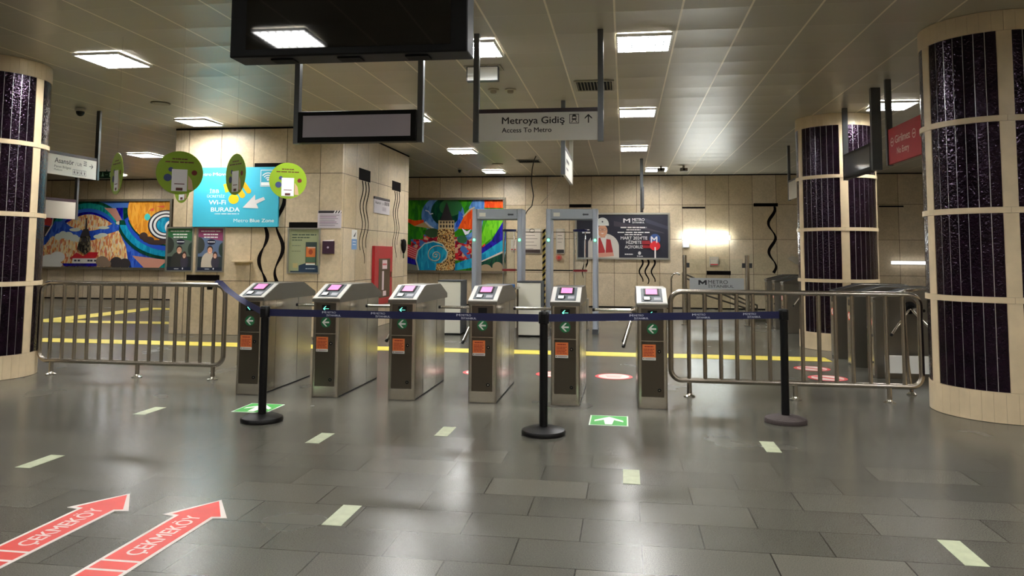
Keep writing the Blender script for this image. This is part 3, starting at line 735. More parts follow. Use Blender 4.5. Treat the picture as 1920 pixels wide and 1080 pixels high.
def make_turnstile(led=True, arms=-1, sticker_fade=False):
    t = thing('turnstile', '', 'turnstile')
    W = 0.14
    mb = MB(); mb.rbox(-W, W, 0.0, 1.27, 0.003, 0.955, 0.022); mb.build('body', STEEL, t, smooth=True)
    for sx in (-1, 1):
        for y in (0.3, 0.86): MB().box(sx*W-(0.0008 if sx < 0 else 0), sx*W+(0.0008 if sx > 0 else 0), y, y+0.004, 0.01, 0.95).build('panel_seam', BLACKM, t)
    MB().box(-W-0.001, W+0.001, 0.03, 1.24, 0.0025, 0.012).build('base_gasket', BLACKM, t)
    # hood: side profile extruded in x
    prof = [(-0.012, 0.955), (-0.012, 0.985), (0.33, 1.118), (0.36, 1.125), (0.98, 1.118), (1.0, 1.112), (1.33, 0.995), (1.33, 0.945), (1.2, 0.945)]
    M = Matrix(((0, 0, 1, 0), (1, 0, 0, 0), (0, 1, 0, 0), (0, 0, 0, 1)))
    mb = MB(); mb.M = M; mb.prism(prof, -W-0.008, W+0.008); mb.build('hood', HOOD, t, bevel=0.006)
    # sloping reader panel on the hood, local frame along the slope
    ang = math.atan2(1.118-0.985, 0.342)
    S = Matrix.Translation((0, -0.012, 0.985)) @ Matrix.Rotation(ang, 4, 'X')
    Ls = 0.367
    mb = MB(); mb.M = S; mb.rect(-W-0.004, W+0.004, 0.006, Ls-0.004, 0.0022, 0.008); mb.build('bright_bezel', mat('bezel_silver', rgb(215, 214, 208), 0.3, metal=0.5), t)
    mb = MB(); mb.M = S; mb.rect(-0.102, 0.102, 0.035, Ls-0.02, 0.0085, 0.012); rp = mb.build('reader_panel', C(74, 80, 84, 0.35), t)
    mb = MB(); mb.M = S; mb.rect(-0.075, 0.075, 0.175, 0.33, 0.0125, 0.018); sm = mb.build('screen_frame', BLACK, rp)
    mb = MB(); mb.M = S; mb.rect(-0.055, 0.055, 0.19, 0.315, 0.0185, 0.0195); mb.build('pink_screen', PINK, rp)
    mb = MB(); mb.M = S; mb.disc(-0.045, 0.1, 0.042, 0.0125, ry=0.05, n=24, z1=0.017); mb.build('card_reader', BLACK, rp)
    mb = MB(); mb.M = S; mb.rect(-0.075, -0.02, 0.065, 0.13, 0.0175, 0.019); mb.build('card_symbol', WHITE, rp)
    mb = MB(); mb.M = S; mb.rect(0.02, 0.085, 0.07, 0.13, 0.0125, 0.0135); mb.build('instruction_sticker', C(150, 150, 156), rp)
    face_block(t, W, led)
    # tripod
    if arms:
        sx = arms
        hub = Vector((sx*(W+0.03), 0.62, 0.86))
        mb = MB(); mb.cyl((sx*W, 0.62, 0.86), (sx*(W+0.05), 0.62, 0.85), 0.07, 20, 0.05); h = mb.build('tripod_hub', STEELD, t, smooth=True)
        for k, d in enumerate(((1, 0, 0.0), (0.25, -0.612, -0.75), (0.25, 0.612, -0.75))):
            dd = Vector((sx*d[0], d[1], d[2])); p0 = hub+Vector((0, 0, 0.02 if k == 0 else -0.01)); p1 = p0+dd*0.4
            mb = MB(); mb.cyl(p0, p1, 0.0165, 14); a = mb.build('tripod_arm', CHROME, t, smooth=True)
            mb = MB(); mb.cyl(p1, p1+dd*0.025, 0.0175, 14); mb.build('black_tip', BLACK, a, smooth=True)
    return t
TX = [-3.82, -3.0, -2.2, -1.385, -0.57, 0.262]
tl = ['leftmost steel turnstile, right of the left railing, without an arm towards the railing',
      'second turnstile from the left, steel with pink screen, beside the first',
      'third turnstile from the left, in front of the tower mosaic',
      'fourth turnstile from the left whose small arrow display is dark',
      'fifth turnstile from the left, just right of the middle belt post',
      'rightmost turnstile of the front row, beside the right railing']
T_led = make_turnstile(True, -1); T_off = make_turnstile(False, -1); T_first = make_turnstile(True, 0)
for i, x in enumerate(TX):
    o = T_first if i == 0 else (T_off if i == 3 else (T_led if i == 1 else copy_tree(T_led)))
    o.location = (x, 7.49, 0); tag(o, tl[i], 'turnstile', 'front row of turnstiles')

# exit turnstiles on the right, turned sideways
def make_exit_turnstile():
    t = thing('exit_turnstile', '', 'turnstile')
    W = 0.13
    MB().rbox(-W, W, 0, 1.25, 0.003, 0.93, 0.02).build('body', HOOD, t, smooth=True)
    prof = [(-0.01, 0.93), (-0.01, 0.96), (0.36, 1.06), (0.95, 1.06), (1.3, 0.96), (1.3, 0.93)]
    M = Matrix(((0, 0, 1, 0), (1, 0, 0, 0), (0, 1, 0, 0), (0, 0, 0, 1)))
    mb = MB(); mb.M = M; mb.prism(prof, -W-0.006, W+0.006); mb.build('hood', HOOD, t, bevel=0.006)
    prof2 = [(0.02, 0.9735), (0.365, 1.0665), (0.945, 1.0665), (1.27, 0.974), (1.27, 0.969), (0.94, 1.061), (0.37, 1.061), (0.02, 0.968)]
    mb = MB(); mb.M = M; mb.prism(prof2, -W+0.02, W-0.02); mb.build('black_top', BLACKM, t)
    mb = MB(); mb.M = FACE; mb.rect(-W+0.03, W-0.03, 0.03, 0.9, 0.001, 0.005); mb.build('end_panel', STEEL, t)
    mb = MB(); mb.M = FACE; mb.rect(-0.03, 0.03, 0.8, 0.88, 0.0055, 0.007); mb.build('dark_display', BLACK, t)
    mb = MB(); mb.M = FACE; mb.i = 0; mb.disc(0, 0.66, 0.055, 0.0055, n=28); mb.i = 1; mb.ring(0, 0.66, 0.04, 0.055, 0.0058, 28); mb.flat([(-0.04, 0.635), (-0.033, 0.625), (0.04, 0.685), (0.033, 0.695)], 0.0059)
    mb.build('no_entry_sticker', [WHITE, C(225, 70, 60)], t)
    for z in (0.5, 0.18):
        mb = MB(); mb.M = FACE; mb.disc(0.05, z, 0.014, 0.0055, n=16, z1=0.012); mb.build('lock', BLACK, t)
    sx = 1
    hub = Vector((W+0.03, 0.4, 0.84))
    mb = MB(); mb.cyl((W, 0.4, 0.84), (W+0.05, 0.4, 0.83), 0.08, 20, 0.05); mb.build('tripod_hub', BLACKM, t, smooth=True)
    for k, d in enumerate(((1, 0, 0.0), (0.25, -0.612, -0.75), (0.25, 0.612, -0.75))):
        dd = Vector(d); p0 = hub; p1 = p0+dd*0.4
        mb = MB(); mb.cyl(p0, p1, 0.0165, 14); a = mb.build('tripod_arm', CHROME, t, smooth=True)
        mb = MB(); mb.cyl(p1, p1+dd*0.025, 0.0175, 14); mb.build('black_tip', BLACK, a, smooth=True)
    return t
EX = make_exit_turnstile()
for i, (x, y, lb) in enumerate(((2.98, 9.98, 'nearest exit turnstile behind the right railing, its side and tripod arms showing'),
                                (2.98, 10.88, 'second exit turnstile behind the right railing'),
                                (2.98, 11.72, 'third exit turnstile behind the right railing, close to the farther column'),
                                (2.98, 15.3, 'nearest of three exit turnstiles beyond the farther column'),
                                (2.98, 16.15, 'middle of three exit turnstiles beyond the farther column'),
                                (2.98, 17.0, 'farthest exit turnstile, beside the glass gate'))):
    o = EX if i == 0 else copy_tree(EX)
    o.location = (x, y, 0); o.rotation_euler = (0, 0, -pi/2); tag(o, lb, 'turnstile', 'exit turnstiles at the right')
t = thing('low_white_box', 'bright white low box beside the nearest exit turnstile behind the railing', 'box', (3.5, 9.62, 0))
MB().box(-0.48, 0.5, -0.02, 0.02, 0.1, 0.3).build('panel', mat('bright_white', rgb(245, 245, 240), 0.5), t)  # upright white panel raised on two feet
mb = MB(); mb.box(-0.47, -0.44, -0.015, 0.015, 0.002, 0.0995); mb.box(0.44, 0.47, -0.015, 0.015, 0.002, 0.0995); mb.build('feet', STEELD, t)

# ------------------------------------------------------------------ steel railings
def railing(x0, x1, y, bars, legs, label, dz=0):
    t = thing('steel_railing', label, 'railing', ((x0+x1)/2, y, 0))
    cx = (x0+x1)/2; a, b = x0-cx, x1-cx; zt, zb, rr, r = 1.075, 0.165, 0.11, 0.027
    pts = []
    for (px, pz, s0) in ((b-rr, zt-rr, 90), (b-rr, zb+rr, 0), (a+rr, zb+rr, -90), (a+rr, zt-rr, -180)):
        for k in range(9):
            an = math.radians(s0-90*k/8); pts.append((px+rr*math.cos(an), 0, pz+rr*math.sin(an)))
    MB().tube(pts, r, 14, closed=True).build('frame', RAILM, t, smooth=True)
    for x in bars: MB().cyl((x-cx, 0, zb+0.015), (x-cx, 0, zt-0.015), 0.021, 14).build('bar', RAILM, t, smooth=True)
    for x in legs:
        MB().cyl((x-cx, 0, 0.012), (x-cx, 0, zb-0.015), 0.024, 14).build('leg', RAILM, t, smooth=True)
        MB().lathe([(0.058, 0.002), (0.058, 0.01), (0.03, 0.02), (0.0255, 0.035)], 20, (x-cx, 0)).build('foot_flange', CHROME, t, smooth=True)
    return t
railing(-6.88, -4.54, 8.29, [-6.74+i*0.1595 for i in range(14)], (-6.71, -5.6, -4.66), 'steel tube railing with vertical bars between the left column and the turnstiles')
railing(0.475, 2.92, 8.22, [0.66+i*0.1615 for i in range(14)], (0.66, 1.71, 2.61), 'steel tube railing with vertical bars between the last turnstile and the large right column')
t = thing('rail_loop', 'thin steel tube railing end at the edge of the large right column', 'railing', (3.0, 8.75, 0))
MB().tube([(0, 0, 0.03), (-0.03, 0, 0.3), (-0.06, 0, 1.0), (-0.03, 0, 1.09), (0.1, 0.02, 1.1), (0.35, 0.1, 1.1)], 0.02, 10).build('tube', RAILM, t, smooth=True)
MB().lathe([(0.05, 0.002), (0.05, 0.01), (0.025, 0.03)], 16).build('foot_flange', CHROME, t, smooth=True)

# ------------------------------------------------------------------ belt posts and belts
def stanchion(x, y, label, dusty=False):
    t = thing('belt_post', label, 'belt post', (x, y, 0), group='black belt posts')
    bm_ = mat('dusty_base', rgb(62, 52, 50), 0.7, bump=(30, 0.6)) if dusty else BLACK
    MB().lathe([(0.178, 0.002), (0.18, 0.02), (0.172, 0.036), (0.13, 0.05), (0.06, 0.058), (0.04, 0.062)], 40).build('base', bm_, t, smooth=True)
    MB().cyl((0, 0, 0.06), (0, 0, 0.89), 0.034, 24).build('pole', BLACK, t, smooth=True)
    MB().lathe([(0.036, 0.885), (0.043, 0.89), (0.043, 0.972), (0.037, 0.984), (0.01, 0.986)], 24).build('belt_head', BLACK, t, smooth=True)
    MB().box(-0.02, 0.02, -0.053, -0.0435, 0.895, 0.965).build('belt_clip', BLACKM, t)
P1, P2, P3 = (-3.11, 6.37), (-0.655, 6.31), (1.395, 7.12)
stanchion(*P1, 'left black belt post in front of the first turnstile')
stanchion(*P2, 'middle black belt post in front of the fifth turnstile')
stanchion(*P3, 'right black belt post in front of the right railing, its base dusty', True)
def belt(name_label, a, b, marks, z=0.93, h=0.062, sag=0.0):
    a = Vector((a[0], a[1], 0)); b = Vector((b[0], b[1], 0)); d = (b-a); L = d.length; d.normalize()
    ang = math.atan2(d.y, d.x)
    t = thing('barrier_belt', name_label, 'belt', (a.x, a.y, 0), ang)
    n = 16; vs = []; fs = []
    x0, x1 = 0.044, L-0.044
    for k in range(n+1):
        u = k/n; x = x0+(x1-x0)*u; zz = z-sag*4*u*(1-u)
        vs += [(x, -0.001, zz-h/2), (x, -0.001, zz+h/2), (x, 0.001, zz-h/2), (x, 0.001, zz+h/2)]
    for k in range(n):
        q = 4*k; p = q+4
        fs += [(q, p, p+1, q+1), (q+2, q+3, p+3, p+2), (q+1, p+1, p+3, q+3), (q, q+2, p+2, p)]
    mb = MB(); mb.add(vs, fs); mb.build('webbing', BELT, t)
    for u in marks:
        mb = MB(); mb.M = FACE
        x = u*L; zz = z-sag*4*u*(1-u)
        mb.text('M', x, zz+0.003, 0.017, w=0.032, z=0.0016, bold=True)
        mb.text('METRO', x+0.04, zz+0.003, 0.016, w=0.085, z=0.0016)
        mb.text('İSTANBUL', x+0.04, zz-0.021, 0.014, w=0.13, z=0.0016, bold=True)
        mb.build('printed_logo', C(205, 208, 222), t)
belt('navy barrier belt from the left post to the middle post', P1, P2, (0.215, 0.395, 0.7))
belt('navy barrier belt from the middle post to the right post', P2, P3, (0.34, 0.6, 0.82), 0.932)
# twisted end over the left railing
t = thing('barrier_belt', 'twisted navy belt from the left post over the corner of the left railing', 'belt', (-3.11, 6.37, 0))
pts = [(-0.04, 0.03, 0.93), (-0.45, 0.55, 0.965), (-0.8, 1.0, 1.0), (-1.15, 1.45, 1.045), (-1.45, 1.86, 1.1), (-1.56, 1.95, 1.112), (-1.62, 1.97, 1.08)]
tw = [90, 75, 15, 35, 60, 60, 40]; wd = [0.06, 0.05, 0.06, 0.06, 0.055, 0.05, 0.04]
mb = MB(); vs = []; fs = []
den = []
for i in range(len(pts)-1):
    for k in range(5):
        u = k/5; den.append((Vector(pts[i]).lerp(Vector(pts[i+1]), u), tw[i]+(tw[i+1]-tw[i])*u, wd[i]+(wd[i+1]-wd[i])*u))
den.append((Vector(pts[-1]), tw[-1], wd[-1]))
for i, (p, a, w_) in enumerate(den):
    d = ((den[min(i+1, len(den)-1)][0]-den[max(i-1, 0)][0])).normalized(); sd = d.cross(Vector((0, 0, 1))).normalized(); up = sd.cross(d)
    o_ = (sd*math.cos(math.radians(a))+up*math.sin(math.radians(a))); nn = d.cross(o_)*0.001
    vs += [p-o_*w_/2-nn, p+o_*w_/2-nn, p+o_*w_/2+nn, p-o_*w_/2+nn]
for i in range(len(den)-1):
    q = 4*i; p = q+4
    for j in range(4): fs.append((q+j, p+j, p+(j+1) % 4, q+(j+1) % 4))
mb.add(vs, fs); mb.build('webbing', BELT, t, smooth=True)
MB().lathe([(0.03, -0.03), (0.034, 0), (0.03, 0.03)], 12, (0, 0)).build('belt_knot', BLACKM, t, loc=(-1.63, 1.93, 1.05), smooth=True)

# ------------------------------------------------------------------ floor markings
def sticker(name, label, cat, build_, loc=(0, 0, 0), rz=0, group=None):
    t = thing(name, label, cat, loc, rz, group); build_(t); return t
def arrow_sticker(x, y, rz, label):
    # shaft along +y, arrow tip at y=0.86 ; origin at the lettering start
    t = thing('floor_arrow', label, 'floor sticker', (x, y, 0), rz, 'red direction arrows on the floor')
    mb = MB()
    w_ = 0.115
    out = [(-w_, -0.95), (w_, -0.95), (w_, 0.6), (w_+0.075, 0.615), (0.0, 0.9), (-w_-0.075, 0.615), (-w_, 0.6)]
    mb.prism(out, 0.001, 0.0025); base = mb.build('white_outline', C(232, 220, 212), t)
    i_ = 0.02
    mb = MB(); mb.flat([(-w_+i_, 0.0), (w_-i_, 0.0), (w_-i_, 0.62), (w_+0.03, 0.63), (0.0, 0.873), (-w_-0.03, 0.63), (-w_+i_, 0.62)], 0.003)
    y_ = -0.02
    for k in range(9): mb.flat([(-w_+i_, y_-0.085), (w_-i_, y_-0.085), (w_-i_, y_), (-w_+i_, y_)], 0.003); y_ -= 0.105
    mb.build('red_field', ARROWRED, t)
    mb = MB(); mb.text('ÇEKMEKÖY', 0.045, 0.06, 0.085, w=0.56, z=0.0035, rot=pi/2, bold=True); mb.build('lettering', C(238, 214, 208), t)
arrow_sticker(-2.945, 3.44, 0.0, 'left red floor arrow with white lettering at the lower left corner')
arrow_sticker(-2.345, 3.42, 0.0, 'right one of the two red floor arrows with white lettering')
def green_sticker(x, y, label, rz=0):
    t = thing('floor_sticker', label, 'floor sticker', (x, y, 0), rz, 'green arrow squares on the floor')
    a, b = 0.168, 0.2
    mb = MB(); mb.rect(-a, a, -b, b, 0.001, 0.0025); mb.build('border', C(220, 232, 214), t)
    mb = MB(); mb.rect(-a+0.012, a-0.012, -b+0.012, b-0.012, 0.003); mb.build('green_field', C(58, 160, 62), t)
    mb = MB(); mb.flat([(0, 0.15), (0.125, 0.005), (0.125, -0.055), (0.045, 0.02), (0.03, -0.16), (-0.03, -0.16), (-0.045, 0.02), (-0.125, -0.055), (-0.125, 0.005)], 0.0035); mb.build('white_arrow', C(236, 236, 232), t)
green_sticker(-3.39, 6.87, 'green floor sticker with white arrow behind the left belt post')
green_sticker(-0.14, 6.9, 'green floor sticker with white arrow between the middle post and the last turnstile')
strips = [(-4.30, 6.58, 'pale floor strip in front of the left railing'), (-4.0, 4.89, 'pale floor strip farthest left, above the left red arrow'),
          (-2.37, 5.86, 'pale floor strip right of the left belt post'), (-1.455, 6.25, 'pale floor strip left of the middle belt post'),
          (-1.555, 4.19, 'large pale floor strip in the lower middle'), (0.04, 5.21, 'pale nearly square floor strip below the green sticker'),
          (1.095, 6.185, 'pale floor strip below the right belt post'), (1.64, 4.17, 'pale long floor strip in the lower right corner')]
S0 = None
for x, y, lb in strips:
    mb = MB(); mb.rect(-0.055, 0.055, -0.165, 0.165, 0.001, 0.0022)
    o = mb.build('floor_strip', STRIP, loc=(x, y, 0)); tag(o, lb, 'floor strip', 'pale strips set in the floor')
def round_sticker(x, y, label, slash=False):
    t = thing('round_floor_sticker', label, 'floor sticker', (x, y, 0), 0, 'round red and white floor stickers')
    mb = MB(); mb.disc(0, 0, 0.225, 0.001, n=40, z1=0.0022); mb.build('red_disc', C(205, 70, 72), t)
    mb = MB(); mb.disc(0, 0, 0.185, 0.0026, n=40); mb.build('white_field', C(222, 206, 200), t)
    if slash:
        mb = MB(); mb.flat([(-0.16, 0.08), (-0.1, 0.14), (0.16, -0.08), (0.1, -0.14)], 0.003); mb.build('slash', C(205, 70, 72), t)
    else:
        mb = MB()
        for k in range(3): mb.rect(-0.1+0.01*k, 0.1-0.01*k, 0.05-k*0.06, 0.07-k*0.06, 0.003)
        mb.build('markings', C(190, 90, 90), t)
round_sticker(-1.75, 9.4, 'round floor sticker behind the fourth turnstile')
round_sticker(-0.85, 9.42, 'round floor sticker left of the fifth turnstile, behind the middle post')
round_sticker(-0.13, 9.38, 'round red and white floor sticker between fifth and last turnstiles')
round_sticker(2.4, 10.52, 'farther round floor sticker with slash behind the right railing', True)
round_sticker(2.4, 9.74, 'nearer round floor sticker with slash behind the right railing', True)
def ystrip(a, b, c, d, label):
    mb = MB(); pts = [a, b, c, d]
    mb.prism(pts, 0.001, 0.004); o = mb.build('tactile_strip', YELLOW); tag(o, label, 'floor strip')
ystrip((-9.6, 11.2), (2.84, 11.25), (2.84, 11.68), (-9.6, 11.68), 'long yellow guidance strip running across behind the turnstiles')
ystrip((-13.2, 14.2), (-8.1, 14.5), (-8.1, 14.95), (-13.2, 14.7), 'shorter yellow guidance strip left of the stone block')
ystrip((-12.3, 14.78), (-11.6, 14.82), (-11.75, 17.98), (-12.3, 17.98), 'yellow guidance strip leading away towards the ferry mosaic')
ystrip((-12.3, 18.0), (-8.4, 18.0), (-8.4, 18.5), (-12.3, 18.5), 'farthest yellow guidance strip left of the stone block')

# ------------------------------------------------------------------ wall slots and snake inlays
def wall_thing(name, label, cat, X, Y, Z, side='f', group=None):
    rz = {'f': 0, 's': pi/2}[side]
    return thing(name, label, cat, (X, Y, Z), rz, group)
def slot(xc, z, w_, h, Y, label, side='f', X=None):
    mb = MB(); mb.box(-w_/2, w_/2, -0.006, -0.001, -h/2, h/2)
    o = mb.build('dark_wall_slot', DARKSLOT, loc=(xc, Y, z) if side == 'f' else (X, xc, z), rz=0 if side == 'f' else pi/2)
    tag(o, label, 'wall inlay')
slot(-7.42, 1.0, 0.63, 0.1, BY0, 'dark horizontal slot in the stone block below the two framed posters')
slot(-6.2, 2.99, 0.62, 0.1, BY0, 'dark horizontal slot in the stone block above the blue poster')
slot(-5.56, 1.94, 0.54, 0.1, BY0, 'dark horizontal slot just above the framed phone poster')
slot(-1.22, 2.83, 0.61, 0.09, YF, 'dark slot on the back wall above the right detector gate')
slot(1.9, 2.77, 0.62, 0.045, YF, 'thin dark slot on the back wall right above the worker poster edge')
slot(3.82, 2.845, 0.64, 0.09, YF, 'dark slot on the back wall at the top of the tall snake inlay')
slot(7.04, 2.795, 0.62, 0.04, YF, 'thin dark slot on the back wall right of the farther column')
slot(2.55, 0.985, 0.64, 0.11, YF, 'dark slot low on the back wall under the small red notice')
slot(13.9, 2.93, 0.64, 0.22, None, 'left dark square on the side of the stone block above three wavy lines', 's', BX1)
slot(15.95, 2.9, 0.62, 0.2, None, 'right dark square on the side of the stone block above three wavy lines', 's', BX1)
def snake(x, z1, z0, amp, per, w_, Y, label, side='f', X=None, ph=0.0, tp=None, group=None):
    n = 40; pts = [(amp*math.sin(ph+2*pi*(k/n)*(z1-z0)/per), (z1-z0)*(1-k/n)) for k in range(n+1)]
    mb = MB(); mb.M = FACE; mb.ribbon(pts, w_, 0.001, 0.006, tp or (lambda t: 1-0.6*abs(2*t-0.9)))
    o = mb.build('snake_inlay', DARKSLOT, loc=(x, Y, z0) if side == 'f' else (X, x, z0), rz=0 if side == 'f' else pi/2)
    tag(o, label, 'wall inlay', group)
tp1 = lambda t: 0.35+0.65*abs(math.sin(t*7+0.5))
snake(-6.3, 1.9, 0.93, 0.07, 0.85, 0.07, BY0, 'left wavy dark inlay on the stone block above the first turnstile', ph=0.4, tp=tp1)
snake(-6.0, 2.5, 0.93, 0.07, 0.85, 0.07, BY0, 'right wavy dark inlay on the stone block, partly behind the blue poster', ph=0.7, tp=tp1)
for k, (d, ln) in enumerate(((-0.17, 1.3), (0.0, 1.55), (0.17, 1.25))):
    nm = ('left', 'middle', 'right')[k]
    snake(13.92+d, 2.81, 2.81-ln, 0.075, 0.68, 0.04, None, nm+' wavy line under the left dark square on the block side', 's', BX1, 0.3, lambda t: 1-0.75*t)
    snake(15.97+d*0.9, 2.79, 2.79-ln*0.92, 0.07, 0.66, 0.04, None, nm+' wavy line under the right dark square on the block side', 's', BX1, 0.3, lambda t: 1-0.75*t)
snake(3.97, 2.8, 1.0, 0.09, 0.78, 0.085, YF, 'tall snaking dark inlay on the back wall left of the farther column', ph=1.0, tp=tp1)
for k, d in enumerate((-0.16, 0.0, 0.17)):
    snake(0.62+d, 1.36, 0.72-0.06*(k == 1), 0.05, 0.5, 0.055, YF, ('left', 'middle', 'right')[k]+' short wavy inlay under the worker poster', ph=0.2, tp=lambda t: 1-0.5*t)
snake(-1.08, 1.36, 0.8, 0.06, 0.6, 0.06, YF, 'single wavy inlay under the left end of the worker poster', ph=0.6)

# ------------------------------------------------------------------ framed posters
def frame_poster(x, z, w_, h, Y, label, fr=0.025, X=None, side='f', fm=None):
    t = wall_thing('framed_poster', label, 'poster', x if side == 'f' else X, Y if side == 'f' else x, z, side)
    mb = MB()
    mb.box(-w_/2, w_/2, -0.03, -0.001, -h/2, -h/2+fr); mb.box(-w_/2, w_/2, -0.03, -0.001, h/2-fr, h/2)
    mb.box(-w_/2, -w_/2+fr, -0.03, -0.001, -h/2+fr, h/2-fr); mb.box(w_/2-fr, w_/2, -0.03, -0.001, -h/2+fr, h/2-fr)
    mb.build('frame', fm or ALU, t)
    return t
def clip(pts, x0, x1, y0, y1):
    for ax, lim, sg in ((0, x0, 1), (0, x1, -1), (1, y0, 1), (1, y1, -1)):
        out = []
        for i in range(len(pts)):
            a, b = pts[i-1], pts[i]; ia = (a[ax]-lim)*sg >= 0; ib = (b[ax]-lim)*sg >= 0
            if ia != ib:
                u = (lim-a[ax])/(b[ax]-a[ax]); out.append((a[0]+u*(b[0]-a[0]), a[1]+u*(b[1]-a[1])))
            if ib: out.append(b)
        pts = out
        if len(pts) < 3: return []
    return pts
class Art:      # a picture on a flat board: layers of coloured pieces
    def __init__(s, rect_px, w_, h, z0=0.006, step=0.00025):
        s.px = rect_px; s.w = w_; s.h = h; s.z = z0; s.st = step; s.mb = MB(); s.mb.M = FACE; s.m = []
    def pt(s, p):
        x0, x1, y0, y1 = s.px
        return ((p[0]-x0)/(x1-x0)*s.w-s.w/2, (0.5-(p[1]-y0)/(y1-y0))*s.h)
    def mat(s, m):
        if not isinstance(m, bpy.types.Material): m = C(*m)
        if m not in s.m: s.m.append(m)
        s.mb.i = s.m.index(m)
    def poly(s, pts, m, win=None):
        s.mat(m); x0, x1, y0, y1 = s.px
        q = clip(pts, *(win or (x0, x1, y0, y1))); q = clip(q, x0, x1, y0, y1) if q else q
        if len(q) < 3: return
        s.z += s.st
        s.mb.flat([s.pt(p) for p in q], s.z)
    def ell(s, cx, cy, rx, ry, m, win=None, n=48, a0=0, a1=360):
        s.poly([(cx+rx*math.cos(math.radians(a0+(a1-a0)*k/n)), cy+ry*math.sin(math.radians(a0+(a1-a0)*k/n))) for k in range(n)], m, win)
    def rect(s, x0, y0, x1, y1, m): s.poly([(x0, y0), (x1, y0), (x1, y1), (x0, y1)], m)
    def line(s, pts, w_, m):
        s.mat(m); s.z += s.st
        s.mb.ribbon([s.pt(p) for p in pts], w_, s.z-0.0002, s.z)
    def text(s, tx, x, y, h, w_, m, bold=True, align='l'):
        s.mat(m); s.z += s.st; p = s.pt((x, y)); kx = s.w/(s.px[1]-s.px[0]); ky = s.h/(s.px[3]-s.px[2])
        s.mb.text(tx, p[0], p[1], h*ky, w=w_*kx, z=s.z, bold=bold, align=align)
    def bars(s, x, y, h, w_, m, align='l'):
        s.mat(m); s.z += s.st; kx = s.w/(s.px[1]-s.px[0]); ky = s.h/(s.px[3]-s.px[2])
        p = s.pt((x-(w_/2 if align == 'c' else 0), y)); bars(s.mb, p[0], p[1], h*ky, w_*kx, s.z, int(y))
    def build(s, name, parent): return s.mb.build(name, s.m, parent)

def wxy(x, z): return (x, z)
# --- two portrait posters on the block
def person_poster(xc, top, mid, low, label, light):
    t = frame_poster(xc, 1.5, 0.53, 0.8, BY0, label)
    A = Art((0, 100, 0, 150), 0.48, 0.75)
    A.rect(0, 0, 100, 150, low); A.rect(0, 0, 100, 100, mid); A.poly([(0, 0), (100, 0), (100, 45), (60, 38), (0, 30)], top)
    A.ell(0, 60, 26, 30, (58, 62, 56)); A.ell(100, 75, 18, 26, (40, 56, 48))
    A.bars(50, 12, 5, 80, (225, 225, 220), align='c'); A.bars(50, 24, 6, 60, (235, 235, 230), align='c'); A.bars(50, 34, 6, 55, (235, 235, 230), align='c')
    A.ell(52, 48, 17, 10, (30, 30, 50)); A.bars(52, 50, 5, 30, (230, 230, 235), align='c')
    A.ell(45, 118, 30, 34, light); A.rect(14, 120, 76, 150, light)
    A.ell(48, 74, 11.5, 13, (50, 38, 34)); A.ell(48, 79, 9.5, 12, (214, 160, 130)); A.ell(44, 77, 1.3, 1, (50, 36, 34)); A.ell(52, 77, 1.3, 1, (50, 36, 34)); A.ell(48, 86, 3.5, 1.2, (236, 226, 220))
    A.ell(70, 120, 16, 24, (60, 56, 70)); A.ell(69, 96, 9, 14, (70, 40, 36)); A.ell(69, 98, 6.5, 8.5, (216, 164, 138)); A.ell(66, 97, 1, 0.8, (50, 36, 34)); A.ell(72, 97, 1, 0.8, (50, 36, 34)); A.ell(69, 103, 2.5, 1, (236, 226, 220))
    A.rect(0, 138, 100, 150, (22, 30, 52)); A.bars(30, 146, 4, 18, (200, 205, 215)); A.ell(64, 143, 2.5, 3.5, (225, 228, 235))
    A.build('print', t)
person_poster(-7.9+0.02, (52, 110, 66), (96, 110, 98), (40, 46, 44), 'green framed poster of two people, left of the pair under the blue poster', (52, 52, 48))
person_poster(-7.29, (140, 62, 100), (92, 110, 140), (48, 58, 60), 'pink framed poster of two people, right of the pair under the blue poster', (196, 184, 168))
# --- phone poster
t = frame_poster(-5.54, 1.49, 0.6, 0.8, BY0, 'pale green framed poster of a telephone next to the purple box')
A = Art((145, 575, 165, 800), 0.55, 0.75)
A.rect(145, 165, 575, 800, (150, 156, 120))
A.bars(185, 258, 22, 350, (40, 60, 48)); A.bars(185, 298, 22, 260, (40, 60, 48)); A.bars(185, 334, 18, 150, (40, 60, 48))
A.bars(185, 412, 12, 130, (90, 100, 80)); A.bars(185, 495, 12, 130, (90, 100, 80))
A.rect(170, 780, 575, 800, (20, 44, 56)); A.poly([(290, 700), (375, 670), (560, 700), (575, 795), (290, 795)], (24, 48, 72)); A.rect(205, 665, 275, 735, (176, 160, 110))
A.rect(385, 355, 545, 690, (42, 60, 58)); A.rect(392, 425, 525, 680, (200, 110, 50)); A.rect(392, 575, 525, 660, (70, 100, 76)); A.rect(415, 425, 525, 445, (215, 180, 160)); A.ell(458, 500, 30, 40, (150, 60, 30)); A.rect(392, 668, 525, 692, (210, 214, 205))
A.bars(390, 752, 14, 140, (190, 205, 215))
A.build('print', t)
